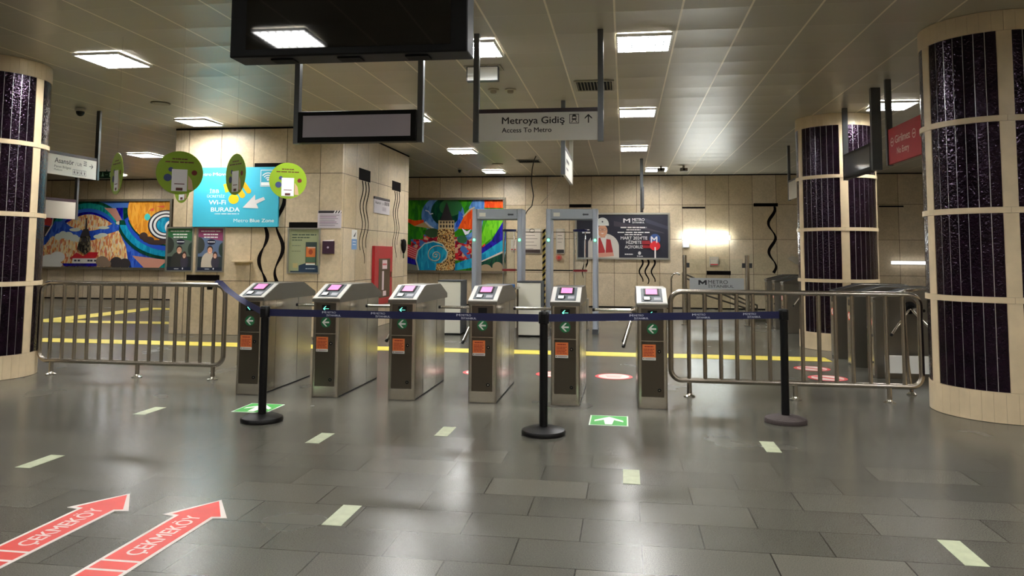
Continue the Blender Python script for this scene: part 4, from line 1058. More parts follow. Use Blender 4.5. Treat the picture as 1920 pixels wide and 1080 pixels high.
# --- notice with stripe
t = wall_thing('wall_notice', 'white notice with a black and white striped top at the corner of the block', 'notice', -5.08, BY0, 2.04)
MB().box(-0.22, 0.21, -0.012, -0.001, -0.155, 0.155).build('board', C(206, 196, 204), t)
A = Art((0, 100, 0, 70), 0.42, 0.3, 0.0125)
A.rect(0, 0, 100, 10, (34, 28, 30))
for k in range(3): A.poly([(66+k*12, 10), (72+k*12, 0), (78+k*12, 0), (72+k*12, 10)], (225, 220, 220))
for k in range(7): A.rect(6, 17+k*7, 92-(k*13) % 20, 19.5+k*7, (120, 80, 110) if k in (1, 4) else (140, 130, 140))
A.build('print', t)
t = wall_thing('button_box', 'small dark purple square box with a centre button on the block face', 'button box', -5.085, BY0, 1.55)
MB().box(-0.105, 0.105, -0.05, -0.001, -0.11, 0.11).build('housing', C(52, 22, 44), t, bevel=0.006)
mb = MB(); mb.M = FACE; mb.disc(0, 0, 0.018, 0.0505, n=20, z1=0.056); mb.build('button', C(190, 180, 196), t)
mb = MB(); mb.add([(-0.1, -0.05, 0.113), (0.09, -0.05, 0.113), (0.1, -0.01, 0.135), (-0.1, -0.01, 0.12)], [(0, 1, 2, 3), (3, 2, 1, 0)]); mb.build('paper_scrap', C(210, 200, 196), t)
t = wall_thing('wall_shelf', 'tiny stone shelf on the block right of the two framed posters', 'shelf', -6.66, BY0, 1.31)
MB().box(-0.17, 0.17, -0.11, -0.001, -0.03, 0.005).build('ledge', BEIGE, t, bevel=0.004)
MB().box(-0.14, 0.14, -0.05, -0.001, -0.055, -0.0305).build('bracket', BEIGE, t)
# --- blue wifi poster
t = wall_thing('wifi_poster', 'large turquoise poster reading Metro Blue Zone with a white pointer', 'poster', -6.825, BY0, 2.435)
MB().box(-0.805, 0.805, -0.05, -0.007, -0.53, 0.53).build('board', C(44, 160, 190, 0.4), t)
A = Art((515, 1545, 300, 1020), 1.61, 1.06, 0.0505)
BL = (66, 182, 208); Wt = (236, 242, 242)
A.rect(515, 300, 1545, 1020, BL)
A.text('Metro', 560, 400, 36, 165, Wt, False); A.text('Moves', 745, 400, 36, 220, Wt)
A.text('İBB', 712, 612, 42, 115, Wt, False); A.text('ÜCRETSİZ', 682, 666, 30, 215, Wt, False); A.text('Wi-Fi', 705, 750, 52, 210, Wt); A.text('BURADA', 735, 836, 50, 350, Wt)
A.text('Metro', 1015, 964, 40, 175, Wt, False); A.text('Blue Zone', 1212, 964, 40, 290, Wt); A.bars(782, 870, 12, 300, Wt)
A.ell(1008, 686, 62, 58, (240, 190, 20)); A.line([(1060, 560), (1110, 640)], 0.1, (240, 180, 20)); A.ell(1112, 640, 34, 34, (240, 180, 20)); A.line([(1100, 470), (1185, 590)], 0.085, (240, 180, 20)); A.ell(1186, 590, 30, 30, (240, 180, 20)); A.line([(930, 600), (900, 500)], 0.08, (200, 210, 40))
A.poly([(1120, 790), (1265, 632), (1270, 700), (1370, 662), (1388, 695), (1285, 745), (1312, 800)], (222, 218, 216))
for q in ((1325, 335, 1500, 342), (1325, 530, 1500, 537), (1325, 335, 1332, 537), (1493, 335, 1500, 537)): A.rect(*q, Wt)
A.mat(Wt); A.z += A.st; p = A.pt((1415, 465)); 
for r_ in (0.06, 0.1, 0.14): A.mb.ring(p[0], p[1], r_-0.014, r_+0.004, A.z, 14, 40, 140)
A.ell(1415, 455, 14, 14, Wt); A.rect(1335, 485, 1440, 525, Wt)
A.build('print', t)

# --- things on the side of the block (face +x)
t = wall_thing('wall_sign', 'small white direction sign with dark top band on the side of the block', 'sign', BX1, 14.94, 2.41, 's')
MB().box(-0.5, 0.5, -0.02, -0.001, -0.16, 0.115).build('panel', C(205, 198, 202), t)
MB().box(-0.5, 0.5, -0.024, -0.001, 0.116, 0.165).build('top_band', PLUM, t)
A = Art((0, 100, 0, 40), 0.96, 0.27, 0.0205)
A.z = 0.0205; A.text('Asansör', 4, 16, 8, 38, (50, 44, 46)); A.text('/ Lift', 46, 16, 6, 14, (50, 44, 46), False)
for k in range(3): A.rect(66+k*12, 6, 73+k*12, 17, (60, 54, 58))
for k in range(3): A.rect(50, 24+k*4, 76, 26+k*4, (150, 140, 150))
A.build('print', t)
t = wall_thing('fire_cabinet', 'red fire hose cabinet on the side of the stone block', 'fire cabinet', BX1, 15.0, 1.02, 's')
MB().box(-0.58, 0.58, -0.06, -0.001, -0.58, 0.58).build('cabinet', C(172, 30, 38, 0.35), t, bevel=0.008)
MB().box(-0.33, 0.4, -0.064, -0.0605, -0.45, 0.33).build('window_pane', C(58, 40, 34, 0.1), t)
mb = MB(); mb.M = FACE; mb.rect(-0.12, 0.2, 0.12, 0.3, 0.065); mb.rect(-0.12, 0.0, -0.3, 0.08, 0.065); mb.rect(-0.05, 0.16, -0.42, -0.32, 0.065); mb.build('labels', C(214, 190, 190), t)
mb = MB(); mb.M = FACE; bars(mb, -0.09, 0.19, 0.05, 0.26, 0.0655); mb.disc(-0.5, 0.48, 0.04, 0.061, n=16); mb.build('label_print', C(190, 40, 44), t)
mb = MB(); mb.box(0.44, 0.48, -0.08, -0.0605, -0.05, 0.06); mb.build('handle', CHROME, t)
t = wall_thing('wall_label', 'small white and blue vertical sticker near the front corner of the block side', 'sticker', BX1, 13.41, 1.7, 's')
A = Art((0, 10, 0, 34), 0.28, 0.36, 0.0015); A.rect(0, 0, 10, 16, (225, 225, 222)); A.rect(0, 16, 10, 34, (110, 150, 200)); A.poly([(3, 12), (8, 3), (6, 12)], (40, 40, 44)); A.rect(2, 20, 8, 21, (225, 230, 235)); A.rect(2, 25, 8, 26, (225, 230, 235)); A.build('print', t)
t = wall_thing('wall_duster', 'black fluffy object hanging on the far end of the block side', 'duster', BX1, 16.37, 1.48, 's')
MB().lathe([(0.02, -0.02), (0.05, 0.06), (0.058, 0.16), (0.05, 0.25), (0.02, 0.29)], 16).build('head', BLACKM, t, loc=(0, -0.065, 0), smooth=True)
MB().cyl((0, -0.065, -0.13), (0, -0.065, -0.01), 0.015, 10).build('handle', C(60, 80, 50), t)
MB().box(-0.02, 0.02, -0.1, -0.001, 0.24, 0.28).build('hook', GREYD, t)

# ------------------------------------------------------------------ mosaics
def mural(xc, zc, w_, h, label, A_build):
    t = wall_thing('mosaic_mural', label, 'mural', xc, YF, zc)
    fr = 0.07; MF = mat('mural_frame', rgb(150, 146, 132), 0.25, metal=0.8)
    mb = MB(); mb.box(-w_/2, w_/2, -0.12, -0.013, -h/2, -h/2+fr); mb.box(-w_/2, w_/2, -0.12, -0.013, h/2-fr, h/2)
    mb.box(-w_/2, -w_/2+fr, -0.12, -0.013, -h/2+fr, h/2-fr); mb.box(w_/2-fr, w_/2, -0.12, -0.013, -h/2+fr, h/2-fr)
    mb.build('frame', MF, t)
    MB().box(-w_/2+fr, w_/2-fr, -0.03, -0.013, -h/2+fr, h/2-fr).build('backing', GREYD, t)
    A_build(t, w_-2*fr, h-2*fr)
MZ1 = mosaic_mat('mosaic_ochre', [(226, 184, 120), (214, 130, 76), (234, 214, 170), (206, 120, 90), (240, 200, 130), (216, 200, 164)], (28, 9))
MZ2 = mosaic_mat('mosaic_stone', [(190, 150, 90), (110, 72, 40), (214, 180, 120), (60, 40, 30), (180, 120, 60), (200, 170, 110)], (32, 32))
MZ3 = mosaic_mat('mosaic_red', [(190, 30, 40), (120, 20, 40), (210, 60, 50), (70, 110, 170), (160, 30, 50), (200, 150, 120)], (10, 12))
MZT = mosaic_mat('mosaic_tower', [(90, 84, 70), (120, 108, 84), (60, 56, 50), (30, 28, 28)], (14, 12))
def gls(*cols, nm, sc_=(16, 5)): return mosaic_mat('glass_'+nm, list(cols), sc_)
GG = gls((44, 130, 24), (60, 150, 28), (36, 112, 30), nm='green'); GC = gls((20, 140, 176), (30, 158, 190), (14, 120, 160), nm='cyan')
GN = gls((20, 14, 130), (30, 20, 150), (14, 10, 104), nm='navy'); GB = gls((44, 84, 188), (60, 104, 200), (36, 70, 170), nm='blue')
GT = gls((16, 120, 120), (24, 140, 130), (12, 100, 104), nm='teal'); GDG = gls((8, 62, 48), (14, 76, 50), (6, 50, 44), nm='darkgreen')
GO = gls((218, 146, 44), (206, 132, 40), (226, 160, 60), nm='amber'); GOR = gls((226, 80, 24), (236, 92, 30), (214, 66, 24), nm='orange'); GL = gls((96, 180, 24), (110, 192, 30), (80, 164, 24), nm='lime')
GSK = gls((84, 130, 190), (100, 146, 204), (70, 116, 178), nm='sky')
def mural_ferry(t, w_, h):
    A = Art((-60, 1815, 60, 1010), w_, h, 0.031, 0.0008)
    A.rect(-60, 60, 1815, 1010, GB)
    A.rect(480, 60, 1210, 160, (60, 104, 176))
    A.ell(640, 640, 600, 600, GDG, (100, 1100, 60, 400)); A.ell(640, 640, 560, 560, GT, (150, 1100, 60, 400)); A.ell(640, 640, 480, 480, (30, 90, 190), (200, 1040, 60, 400)); A.ell(640, 640, 440, 430, GN, (240, 1040, 60, 400))
    A.poly([(870, 150), (1040, 160), (1130, 330), (1080, 380), (960, 230)], (178, 126, 108)); A.poly([(1040, 150), (1140, 150), (1140, 330)], GN); A.poly([(1140, 150), (1215, 150), (1215, 300), (1150, 330)], GDG)
    lens = [(320, 385)]+[(320+680*k/20, 385-140*math.sin(pi*k/20)) for k in range(1, 20)]+[(1000, 385)]+[(1000-680*k/20, 385+100*math.sin(pi*k/20)) for k in range(1, 20)]
    A.poly(lens, MZ1)
    A.poly([(-60, 1010), (-60, 760), (60, 680), (140, 560), (560, 650), (740, 600), (1090, 480), (1200, 700), (1240, 900), (1260, 1010)], MZ1)
    A.poly([(170, 350), (310, 350), (560, 560), (740, 560), (1080, 390), (1210, 290), (1215, 350), (1100, 450), (740, 620), (550, 640), (150, 565), (60, 640), (100, 520)], GB)
    for x, y, a, b in ((235, 575, 55, 50), (300, 545, 60, 55), (380, 560, 70, 60), (460, 590, 70, 50), (520, 610, 50, 35), (800, 570, 60, 30), (870, 545, 70, 28), (470, 470, 80, 26), (880, 440, 80, 22), (1110, 370, 60, 26)): A.ell(x, y, a, b, (206, 212, 196), n=20)
    A.ell(1810, 180, 790, 715, GDG, (1100, 1815, 330, 1010)); A.ell(1810, 180, 750, 672, GC, (1090, 1815, 400, 1010)); A.ell(1810, 180, 660, 590, (20, 70, 176), (1150, 1815, 330, 1010)); A.ell(1810, 180, 620, 520, GDG, (1150, 1815, 330, 1010)); A.ell(1810, 180, 600, 500, GO, (1210, 1815, 60, 1010))
    A.poly([(1240, 790), (1480, 1010), (1290, 1010)], GB); A.poly([(1300, 840), (1815, 900), (1815, 1010), (1470, 1010)], (196, 136, 116)); A.poly([(1680, 1010), (1815, 890), (1815, 1010)], GT)
    for x, y, a, b in ((1450, 560, 60, 55), (1520, 610, 80, 45), (1640, 650, 140, 36), (1760, 610, 90, 40)): A.ell(x, y, a, b, (58, 40, 34), n=18)
    for r_, c in ((250, (24, 20, 40)), (228, (228, 226, 222)), (196, (24, 20, 40)), (172, (228, 226, 222)), (140, (24, 20, 40)), (126, GC)): A.ell(1755, 400, r_, r_*0.86, c)
    A.ell(1810, 430, 66, 90, (228, 226, 222)); A.ell(1815, 440, 46, 66, (24, 20, 40))
    A.poly([(1510, 190), (1580, 152), (1580, 202)], (210, 70, 30)); A.poly([(1610, 132), (1730, 122), (1720, 152)], (210, 70, 30)); A.ell(1495, 285, 42, 50, (60, 190, 180), n=9)
    A.poly([(628, 300), (646, 300), (652, 470), (620, 470)], (44, 36, 40)); A.poly([(600, 460), (672, 460), (700, 565), (556, 565)], (46, 42, 46)); A.poly([(560, 565), (704, 565), (716, 760), (640, 830), (520, 750)], MZT)
    for k in range(3): A.rect(580+k*45, 590, 600+k*45, 640, (24, 24, 30))
    A.poly([(600, 870), (700, 795), (830, 795), (800, 870)], (186, 24, 36)); A.poly([(420, 890), (520, 800), (600, 850), (760, 850), (800, 880), (470, 900)], (190, 34, 44))
    A.rect(465, 885, 825, 965, (222, 218, 210))
    for x in (490, 540, 680, 720, 775): A.rect(x, 905, x+34, 930, (40, 40, 60))
    A.poly([(320, 960), (830, 955), (810, 1000), (350, 1000)], GN)
    for x, y, a, b in ((890, 930, 90, 80), (1090, 945, 90, 85), (1210, 955, 80, 75), (960, 960, 60, 50)): A.ell(x, y, a, b, (52, 46, 46) if x > 1000 else (130, 110, 90), n=18)
    for x, y, a, b in ((40, 960, 110, 70), (130, 900, 110, 70), (250, 870, 110, 80), (160, 980, 170, 60)): A.ell(x, y, a, b, (232, 230, 222), n=20)  # bright glow at lower left, put into the mosaic's colours as white blobs
    A.poly([(-60, 200), (60, 190), (150, 330), (130, 420), (20, 400), (-60, 300)], (196, 60, 60)); A.poly([(-60, 420), (60, 420), (150, 430), (60, 570), (-60, 640)], (40, 24, 28)); A.line([(90, 170), (160, 300), (150, 400), (60, 560)], 0.04, (220, 214, 206))
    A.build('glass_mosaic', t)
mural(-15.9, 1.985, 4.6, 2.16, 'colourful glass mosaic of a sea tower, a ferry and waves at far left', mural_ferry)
def mural_tower(t, w_, h):
    A = Art((40, 1235, 110, 985), w_, h, 0.031, 0.0008)
    A.rect(40, 110, 1235, 985, GG)
    A.ell(505, 300, 262, 250, GSK); A.ell(540, 255, 180, 175, GDG); A.ell(600, 200, 140, 110, (26, 96, 44), n=20); A.poly([(700, 240), (760, 300), (700, 440), (650, 460), (690, 340)], GB)
    A.poly([(40, 330), (160, 365), (270, 355), (275, 385), (160, 435), (40, 360)], GOR); A.poly([(160, 435), (275, 385), (400, 475), (290, 455)], (176, 148, 92))
    A.line([(290, 380), (340, 430), (400, 470)], 0.05, (214, 214, 220)); A.line([(290, 235), (330, 250), (350, 285), (385, 275)], 0.03, (216, 220, 228))
    A.poly([(820, 200), (870, 110), (1010, 110), (1000, 330), (960, 560), (860, 560), (850, 330)], GSK); A.poly([(1005, 110), (1235, 110), (1235, 210), (1010, 205)], GOR)
    A.poly([(690, 465), (760, 320), (850, 230), (880, 230), (880, 480)], GOR); A.line([(750, 320), (830, 230), (890, 200)], 0.04, (190, 170, 130))
    A.poly([(740, 460), (800, 500), (850, 470), (820, 530), (780, 545)], (225, 228, 230)); A.poly([(780, 560), (870, 500), (870, 620), (800, 600)], GSK)
    for x0, y0, x1, y1 in ((120, 600, 300, 700), (270, 540, 450, 650), (655, 570, 860, 860), (160, 640, 240, 730), (960, 650, 1020, 760)): A.rect(x0, y0, x1, y1, MZ3)
    A.ell(380, 520, 90, 60, (40, 70, 34), n=14); A.ell(745, 600, 60, 50, (30, 90, 50), n=14)
    A.poly([(1050, 330), (1235, 325), (1230, 390), (1120, 560), (970, 690), (975, 560)], GL)
    A.poly([(1235, 370), (1235, 610), (960, 800), (960, 725), (1100, 610)], GN); A.poly([(1235, 600), (1235, 745), (960, 880), (960, 790)], GC); A.line([(1235, 750), (960, 885)], 0.05, (196, 186, 166)); A.poly([(1235, 765), (1235, 985), (940, 985), (940, 895)], GDG)
    for x, y, a, b in ((1030, 960, 70, 55), (1170, 930, 60, 55), (1200, 985, 70, 60), (1100, 985, 90, 40)): A.ell(x, y, a, b, (150, 130, 100), n=18)
    A.poly([(40, 640), (200, 720), (190, 855), (40, 800)], (196, 28, 36))
    for k in range(5): A.line([(40, 665+k*28), (195, 735+k*26)], 0.012, (226, 190, 180))
    A.poly([(40, 800), (190, 860), (195, 925), (40, 890)], GN); A.poly([(40, 890), (200, 930), (230, 985), (40, 985)], (110, 112, 100))
    A.poly([(450, 470), (652, 470), (668, 985), (430, 985)], MZ2)
    A.rect(455, 362, 648, 472, (196, 172, 128))
    for k in range(5):
        A.ell(485+k*36, 388, 11, 14, (36, 28, 24), n=12); A.ell(485+k*36, 436, 12, 20, (36, 28, 24), n=12)
    for k in range(3): A.poly([(490+k*45, 550), (515+k*45, 550), (500+k*45, 575)], (60, 40, 30))
    A.poly([(555, 130), (478, 365), (632, 365)], (34, 28, 32))
    A.poly([(660, 985), (665, 905), (770, 860), (900, 820), (900, 940), (800, 960)], GC)
    sp = [(430-235*math.cos(a)*(1), 800-0) for a in (0,)]
    A.poly([(225, 985), (190, 860), (210, 740), (290, 655), (400, 625), (510, 660), (572, 760), (560, 830), (500, 890), (440, 900), (430, 985)], GC)
    pts = []
    for k in range(90):
        a = k/89*4.6*pi; r_ = 150*math.exp(-a*0.17)
        pts.append((430+r_*math.cos(a+0.4)*0.95, 790-r_*math.sin(a+0.4)*0.95+10))
    A.line(pts, 0.03, (205, 200, 170)); A.line([(x+4, y+5) for x, y in pts], 0.014, (20, 40, 60))
    A.line([(225, 985), (190, 860), (210, 740), (290, 655), (400, 625), (510, 660), (572, 760), (560, 830), (500, 890)], 0.035, (176, 186, 176))
    A.build('glass_mosaic', t)
mural(-4.86, 1.99, 3.04, 2.16, 'colourful glass mosaic of a stone tower with a spiral wave behind the turnstiles', mural_tower)

# ------------------------------------------------------------------ worker poster
t = frame_poster(-0.06, 1.98, 2.62, 1.3, YF-0.02, 'wide dark poster of a worker in white helmet and red vest', 0.05)
A = Art((350, 1690, 155, 800), 2.52, 1.2, 0.008, 0.0006)
DK = (34, 34, 48); Wp = (226, 222, 220)
A.rect(350, 155, 1690, 800, DK)
A.poly([(900, 250), (1300, 330), (1620, 420), (1640, 440), (1300, 370), (900, 330)], (64, 56, 66)); A.poly([(1330, 200), (1690, 330), (1690, 380), (1380, 280)], (56, 54, 70))
A.ell(760, 640, 215, 200, (206, 200, 190)); A.rect(540, 640, 975, 800, (206, 200, 190)); A.poly([(520, 560), (560, 500), (560, 800), (520, 800)], (200, 194, 186))
A.poly([(655, 520), (700, 500), (770, 700), (760, 760), (655, 740)], (176, 48, 52)); A.poly([(790, 520), (850, 530), (885, 700), (885, 770), (775, 760)], (176, 48, 52)); A.poly([(690, 480), (790, 480), (775, 700)], (224, 220, 214))
A.poly([(620, 735), (890, 720), (900, 775), (640, 800)], (210, 150, 130)); A.rect(700, 430, 775, 500, (196, 140, 112))
A.ell(732, 400, 74, 92, (214, 156, 124)); A.rect(672, 372, 792, 378, (70, 50, 44)); A.ell(702, 380, 24, 17, (150, 110, 96)); A.ell(764, 380, 24, 17, (150, 110, 96)); A.ell(702, 380, 18, 12, (214, 168, 140)); A.ell(764, 380, 18, 12, (214, 168, 140)); A.poly([(728, 385), (738, 385), (744, 412), (722, 412)], (196, 134, 106)); A.poly([(704, 432), (760, 432), (732, 448)], (232, 224, 216))
A.ell(732, 300, 94, 100, (214, 214, 206), (600, 900, 150, 312)); A.rect(640, 300, 826, 322, (222, 220, 212)); A.ell(732, 262, 12, 12, (70, 70, 80))
A.text('METRO', 1170, 250, 40, 180, Wp); A.text('İSTANBUL', 1170, 285, 22, 180, Wp); A.text('M', 1040, 275, 60, 100, Wp)
A.bars(1000, 360, 26, 380, Wp); A.bars(1085, 392, 20, 210, Wp); A.bars(955, 432, 22, 480, Wp); A.bars(1060, 465, 22, 250, Wp)
A.text("MART 2024'TE", 1000, 528, 44, 390, Wp); A.text('HİZMETE', 1080, 592, 44, 225, Wp); A.text('AÇIYORUZ', 1060, 660, 44, 265, Wp)
A.rect(1310, 545, 1430, 600, (150, 34, 44)); A.rect(1320, 610, 1440, 655, (150, 34, 44)); A.ell(1500, 520, 78, 76, (50, 80, 140)); A.ell(1500, 620, 76, 70, (206, 36, 44)); A.text('M', 1440, 575, 92, 94, Wp)
A.rect(1492, 640, 1512, 800, Wp); A.bars(1060, 758, 22, 120, Wp); A.ell(1275, 730, 22, 26, Wp, n=14); A.text('İBB', 1235, 785, 16, 90, Wp)
A.bars(470, 395, 22, 70, Wp); A.bars(445, 440, 30, 110, Wp)
A.build('print', t)

# ------------------------------------------------------------------ small things on the back wall
def notice(xc, z, w_, h, label, rows=6, band=None, col=(212, 200, 184), name='wall_notice'):
    t = wall_thing(name, label, 'notice', xc, YF, z)
    MB().box(-w_/2, w_/2, -0.03, -0.001, -h/2, h/2).build('board', ALU, t)
    A = Art((0, 100, 0, 140), w_-0.04, h-0.04, 0.0305)
    A.rect(0, 0, 100, 140, col)
    for k in range(rows): A.rect(10, 14+k*20, 90-(k*17) % 30, 17+k*20, (120, 108, 100))
    if band: A.rect(0, 120, 100, 140, band)
    A.build('print', t)
notice(-2.63, 1.83, 0.6, 0.7, 'large framed white notice with rows of text behind the left detector gate', 6, (60, 44, 40))
notice(-2.1, 1.83, 0.22, 0.7, 'narrow notice beside the large framed notice, near the striped pole', 5)
notice(-1.78, 1.83, 0.24, 0.7, 'narrow notice with black symbols behind the left post of the right detector gate', 4, (40, 36, 36))
notice(-3.1, 1.71, 0.14, 0.32, 'small red and white sticker left of the large framed notice', 2, (190, 40, 44))
notice(2.43, 1.3, 0.24, 0.24, 'small red and white notice above the metro panel on the glass gate', 2, (190, 50, 50))
notice(1.68, 1.76, 0.2, 0.2, 'small white sticker under the left end of the wall tube light', 1, None, (225, 226, 226))
t = wall_thing('fire_alarm', 'small round red alarm on the back wall beside the striped pole', 'alarm', -1.82, YF, 1.37)
mb = MB(); mb.M = FACE; mb.disc(0, 0, 0.09, 0.001, n=24, z1=0.05); mb.build('body', C(176, 110, 90), t); mb = MB(); mb.M = FACE; mb.disc(0, 0, 0.045, 0.0505, n=20, z1=0.07); mb.build('button', C(190, 50, 40), t)
def tube_light(xc, z, L_, Y, label, glow=TUBEM, h=0.1):
    t = wall_thing('wall_tube_light', label, 'light', xc, Y, z)
    MB().box(-L_/2-0.02, L_/2+0.02, -0.04, -0.001, -h/2, h/2).build('housing', WHITE, t)
    MB().box(-L_/2, L_/2, -0.09, -0.0405, -h/2+0.008, h/2-0.008).build('tube', glow, t)
tube_light(2.22, 1.95, 1.26, YF, 'long glowing white tube light on the back wall right of the worker poster', TUBEM, 0.12)
TUBE2 = mat('tube_dim', (1, 1, 1, 1), 0.5, emit=2.0, ecol=(0.95, 0.97, 1, 1))
tube_light(7.45, 1.3, 0.9, YF, 'short pale tube light low on the wall between the two right columns', TUBE2, 0.09)

# ------------------------------------------------------------------ detector gates
def detector(xc, y, label):
    t = thing('metal_detector', label, 'metal detector', (xc, y, 0), 0, 'walk-through metal detectors')
    hw = 0.43
    for sx in (-1, 1):
        p = MB().rbox(sx*hw-0.045, sx*hw+0.045, 0, 0.55, 0.1, 2.3, 0.02).build('side_panel', GREYM, t, smooth=True)
        MB().box(sx*hw-0.052, sx*hw+0.052, 0.0, 0.56, 0.002, 0.0995).build('foot', GREYD, t)
        MB().lathe([(0.022, 0), (0.022, 0.008), (0.012, 0.016)], 14).build('lit_lamp', LED, p, loc=(sx*hw, -0.002, 1.72)).rotation_euler = (pi/2, 0, 0)
    MB().box(-hw+0.046, hw-0.046, 0.02, 0.53, 2.11, 2.3).build('header_box', C(138, 144, 150), t, bevel=0.01)
    mb = MB(); mb.M = FACE; mb.M = Matrix.Translation((0, 0.02, 0)) @ FACE; mb.rect(0.22, 0.31, 2.18, 2.21, 0.001); mb.disc(0.22, 2.195, 0.02, 0.001, n=12); mb.build('maker_mark', C(50, 52, 60), t)
    mb = MB(); mb.M = Matrix.Translation((0, 0.02, 0)) @ FACE; mb.rect(-0.34, -0.22, 2.16, 2.23, 0.001); mb.build('indicator', C(196, 192, 176), t)
detector(-2.36, 14.15, 'left grey walk-through metal detector in front of the tower mosaic')
detector(-0.96, 14.15, 'right grey walk-through metal detector beside the worker poster')
def cabinet(xc, y, label):
    t = thing('white_cabinet', label, 'cabinet', (xc, y, 0), 0, 'white cabinets by the detectors')
    MB().box(-0.21, 0.21, 0, 0.5, 0.03, 0.95).build('body', C(206, 204, 190), t, bevel=0.006)
    MB().box(-0.212, 0.222, -0.006, 0.51, 0.951, 0.975).build('top', GREYD, t)
    MB().box(-0.2, 0.2, 0.02, 0.48, 0.002, 0.0295).build('plinth', BLACKM, t)
    mb = MB(); mb.M = FACE; mb.rect(-0.2, 0.2, 0.3, 0.305, 0.0005); mb.rect(-0.19, -0.185, 0.05, 0.93, 0.0005); mb.build('seams', GREYD, t)
    MB().box(0.2105, 0.222, 0.0, 0.5, 0.03, 0.95).build('side_strip', GREYD, t)
cabinet(-3.13, 13.6, 'white cabinet left of the left metal detector')
cabinet(-1.675, 13.55, 'white cabinet standing between the two metal detectors')
def tube_stand(xc, y, label, tall=1.96):
    t = thing('acrylic_tube', label, 'tube', (xc, y, 0), 0, 'clear acrylic tubes')
    r = 0.11
    vs = [(r, 0.6), (r, tall-0.02), (r-0.006, tall-0.02), (r-0.006, 0.6)]
    mb = MB(); n = 32; V = []; F = []
    for rr, z in vs: V += [(rr*math.cos(2*pi*k/n), rr*math.sin(2*pi*k/n), z) for k in range(n)]
    for i in range(4):
        j = (i+1) % 4
        for k in range(n): F.append((i*n+k, i*n+(k+1) % n, j*n+(k+1) % n, j*n+k))
    mb.add(V, F); mb.build('clear_tube', ACRYL, t, smooth=True)
    for z, m, nm in ((tall-0.03, C(26, 34, 96), 'blue_collar'), (1.14, C(140, 26, 34), 'red_collar')):
        mb = MB(); V = []; F = []
        for rr, zz in ((r+0.03, z-0.02), (r+0.03, z+0.02), (r+0.002, z+0.02), (r+0.002, z-0.02)): V += [(rr*math.cos(2*pi*k/n), rr*math.sin(2*pi*k/n), zz) for k in range(n)]
        for i in range(4):
            j = (i+1) % 4
            for k in range(n): F.append((i*n+k, i*n+(k+1) % n, j*n+(k+1) % n, j*n+k))
        mb.add(V, F); mb.build(nm, m, t, smooth=True)
    MB().box(-0.16, 0.16, -0.16, 0.16, 0.003, 0.598).build('pedestal', C(170, 160, 140), t, bevel=0.01)
    MB().cyl((-r-0.012, 0, 0.6), (-r-0.012, 0, tall), 0.008, 8).build('support_rod', ALU, t)
tube_stand(-2.28, 15.2, 'clear tube with blue and red collars behind the left detector gate')
tube_stand(-0.86, 15.2, 'clear tube with collars in front of the left end of the worker poster')
t = thing('crossbar', 'thin black bar running between the two clear tubes behind the detectors', 'bar', (-1.57, 15.2, 0))
MB().box(-0.565, 0.565, -0.012, 0.012, 1.128, 1.152).build('bar', BLACKM, t)
t = thing('upper_crossbar', 'thin grey rail between the tops of the two clear tubes', 'bar', (-1.57, 15.2, 0))
MB().box(-0.57, 0.57, -0.008, 0.008, 1.89, 1.905).build('bar', C(110, 90, 74), t)
mb = MB(); mb.tube([(-0.25+0.05*math.cos(a), -0.012, 1.925+0.035*math.sin(a)) for a in [k*pi/5 for k in range(20)]], 0.005, 6); mb.build('wire_coil', C(70, 56, 46), t)
# yellow/black striped pole
t = thing('striped_pole', 'yellow and black striped pole left of the right detector gate', 'pole', (-1.56, 15.0, 0))
MB().cyl((0, 0, 0.01), (0, 0, 1.95), 0.03, 16).build('pole', C(206, 180, 80), t, smooth=True)
mb = MB()
for k in range(16):
    z = 0.05+k*0.12; n = 14; V = []; F = []
    for i in range(n+1):
        a = 2*pi*i/n; V += [(0.0312*math.cos(a), 0.0312*math.sin(a), z+0.06*(1+math.cos(a))/2), (0.0312*math.cos(a), 0.0312*math.sin(a), z+0.055+0.06*(1+math.cos(a))/2)]
    for i in range(n): F.append((2*i, 2*i+2, 2*i+3, 2*i+1))
    mb.add(V, F)
mb.build('black_bands', BLACKM, t)
MB().lathe([(0.12, 0.002), (0.12, 0.01), (0.04, 0.02)], 24).build('foot', GREYD, t)
# cable from ceiling to left detector
t = thing('hanging_cable', 'black cable dropping from the ceiling to the left metal detector', 'cable', (-1.98, 17.2, 0))
MB().tube([(0.0, 0.0, HC-0.004), (0.02, -0.6, 3.5), (0.06, -1.2, 3.25), (0.14, -2.0, 2.9), (0.22, -2.3, 2.6), (0.2, -2.38, 2.4), (0.11, -2.4, 2.3), (0.06, -2.4, 2.2)], 0.01, 8).build('cable', BLACKM, t, smooth=True)
# blue tote on fourth turnstile
t = thing('blue_tray', 'blue tray lying on a table behind the fourth turnstile', 'tray', (-2.2, 13.2, 0))
MB().box(-0.2, 0.3, -0.15, 0.2, 0.885, 0.93).build('tray', C(40, 110, 180), t, bevel=0.01)
t = thing('search_table', 'small steel table behind the fourth turnstile', 'table', (-2.12, 13.2, 0))
MB().box(-0.34, 0.3, -0.25, 0.28, 0.855, 0.883).build('tabletop', STEEL, t)
for a in (-0.3, 0.26):
    for b in (-0.21, 0.24): MB().box(a-0.015, a+0.015, b-0.015, b+0.015, 0.002, 0.8545).build('leg', STEELD, t)

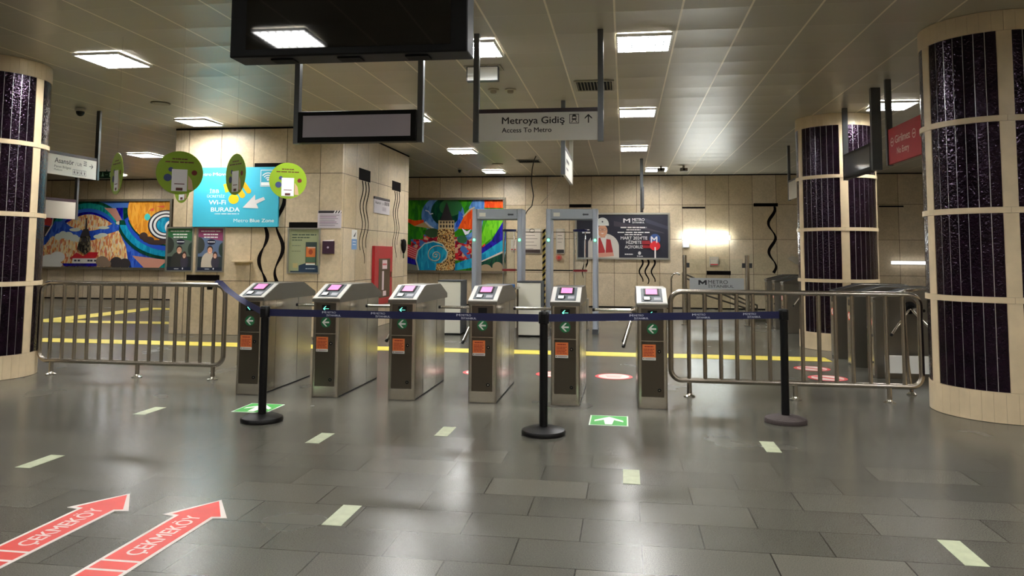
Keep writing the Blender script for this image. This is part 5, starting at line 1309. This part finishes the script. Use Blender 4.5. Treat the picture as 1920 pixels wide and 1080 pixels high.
# ------------------------------------------------------------------ glass gate at the back right
t = thing('glass_gate', 'glass swing gate with a white metro panel between two steel posts at the back', 'gate', (1.92, 16.6, 0))
for sx in (-0.66, 0.62):
    p = MB().cyl((sx, 0, 0.004), (sx, 0, 1.46), 0.045, 20).build('post', STEEL, t, smooth=True)
    MB().cyl((sx, 0, 0.002), (sx, 0, 0.02), 0.08, 20).build('foot_flange', CHROME, t)
    for s2 in ((1,) if sx < 0 else (-1, 1)):
        a, b = sorted((sx+s2*0.046, sx+s2*0.1)); MB().box(a, b, -0.02, 0.02, 1.2, 1.3).build('hinge_block', GREYD, t)
MB().box(-0.56, 0.52, -0.006, 0.006, 0.12, 1.38).build('glass_pane', GLASSP, t)
MB().box(-0.56, 0.55, -0.016, -0.0065, 0.72, 0.985).build('sign_panel', C(190, 194, 196), t)
mb = MB(); mb.M = Matrix.Translation((0, -0.0165, 0)) @ FACE
mb.flat([(-0.38, 0.84), (-0.38, 0.94), (-0.345, 0.94), (-0.295, 0.895), (-0.245, 0.94), (-0.21, 0.94), (-0.21, 0.84), (-0.245, 0.84), (-0.245, 0.89), (-0.295, 0.85), (-0.345, 0.89), (-0.345, 0.84)], 0.0005)
mb.text('METRO', -0.18, 0.865, 0.075, w=0.4, z=0.0005); mb.text('İSTANBUL', -0.18, 0.785, 0.055, w=0.52, z=0.0005)
mb.build('lettering', C(44, 44, 50), t)
t = thing('glass_screen', 'clear glass screen between the gate post and the far exit turnstiles', 'glass screen', (3.4, 17.75, 0))
MB().box(-0.75, 0.7, -0.006, 0.006, 0.1, 1.5).build('glass_pane', GLASSP, t)
MB().box(-0.75, 0.7, -0.02, 0.02, 0.002, 0.0995).build('floor_channel', STEEL, t)
t = thing('wall_bracket_rail', 'bent chrome rail left of the glass gate', 'rail', (1.1, 16.6, 0))
MB().tube([(-0.12, 0, 0.003), (-0.12, 0, 0.95), (-0.1, 0, 1.04), (-0.03, 0, 1.08), (0.07, 0, 1.05)], 0.02, 10).build('tube', CHROME, t, smooth=True)
t = thing('stair_handrail', 'sloping steel handrails behind the glass gate in front of the back wall', 'handrail', (2.5, 20.4, 0))
for k, (z0, z1) in enumerate(((1.0, 0.2), (0.9, 0.1), (0.62, -0.0))):
    MB().cyl((-1.0, 0, z0), (0.85, 0, max(z1, 0.03)), 0.022, 10).build('rail', STEELD, t, smooth=True)
for x, z in ((-1.0, 1.02), (-0.1, 0.62), (0.85, 0.22)): MB().cyl((x, 0, 0.003), (x, 0, z), 0.02, 10).build('post', STEELD, t, smooth=True)
t = thing('paper_sheet', 'white crumpled paper stuck on the wall left of the farther column', 'paper', (4.65, YF-0.05, 1.27))
mb = MB(); mb.add([(-0.3, 0, 0.12), (-0.18, -0.02, 0.2), (0.3, 0, 0.02), (0.2, -0.03, -0.14), (-0.1, -0.02, -0.02)], [(0, 4, 1), (1, 4, 2), (4, 3, 2), (1, 4, 0), (2, 4, 1), (2, 3, 4)]); mb.box(-0.05, 0.05, 0.0, 0.045, -0.02, 0.06); mb.build('sheet', C(214, 204, 190), t)
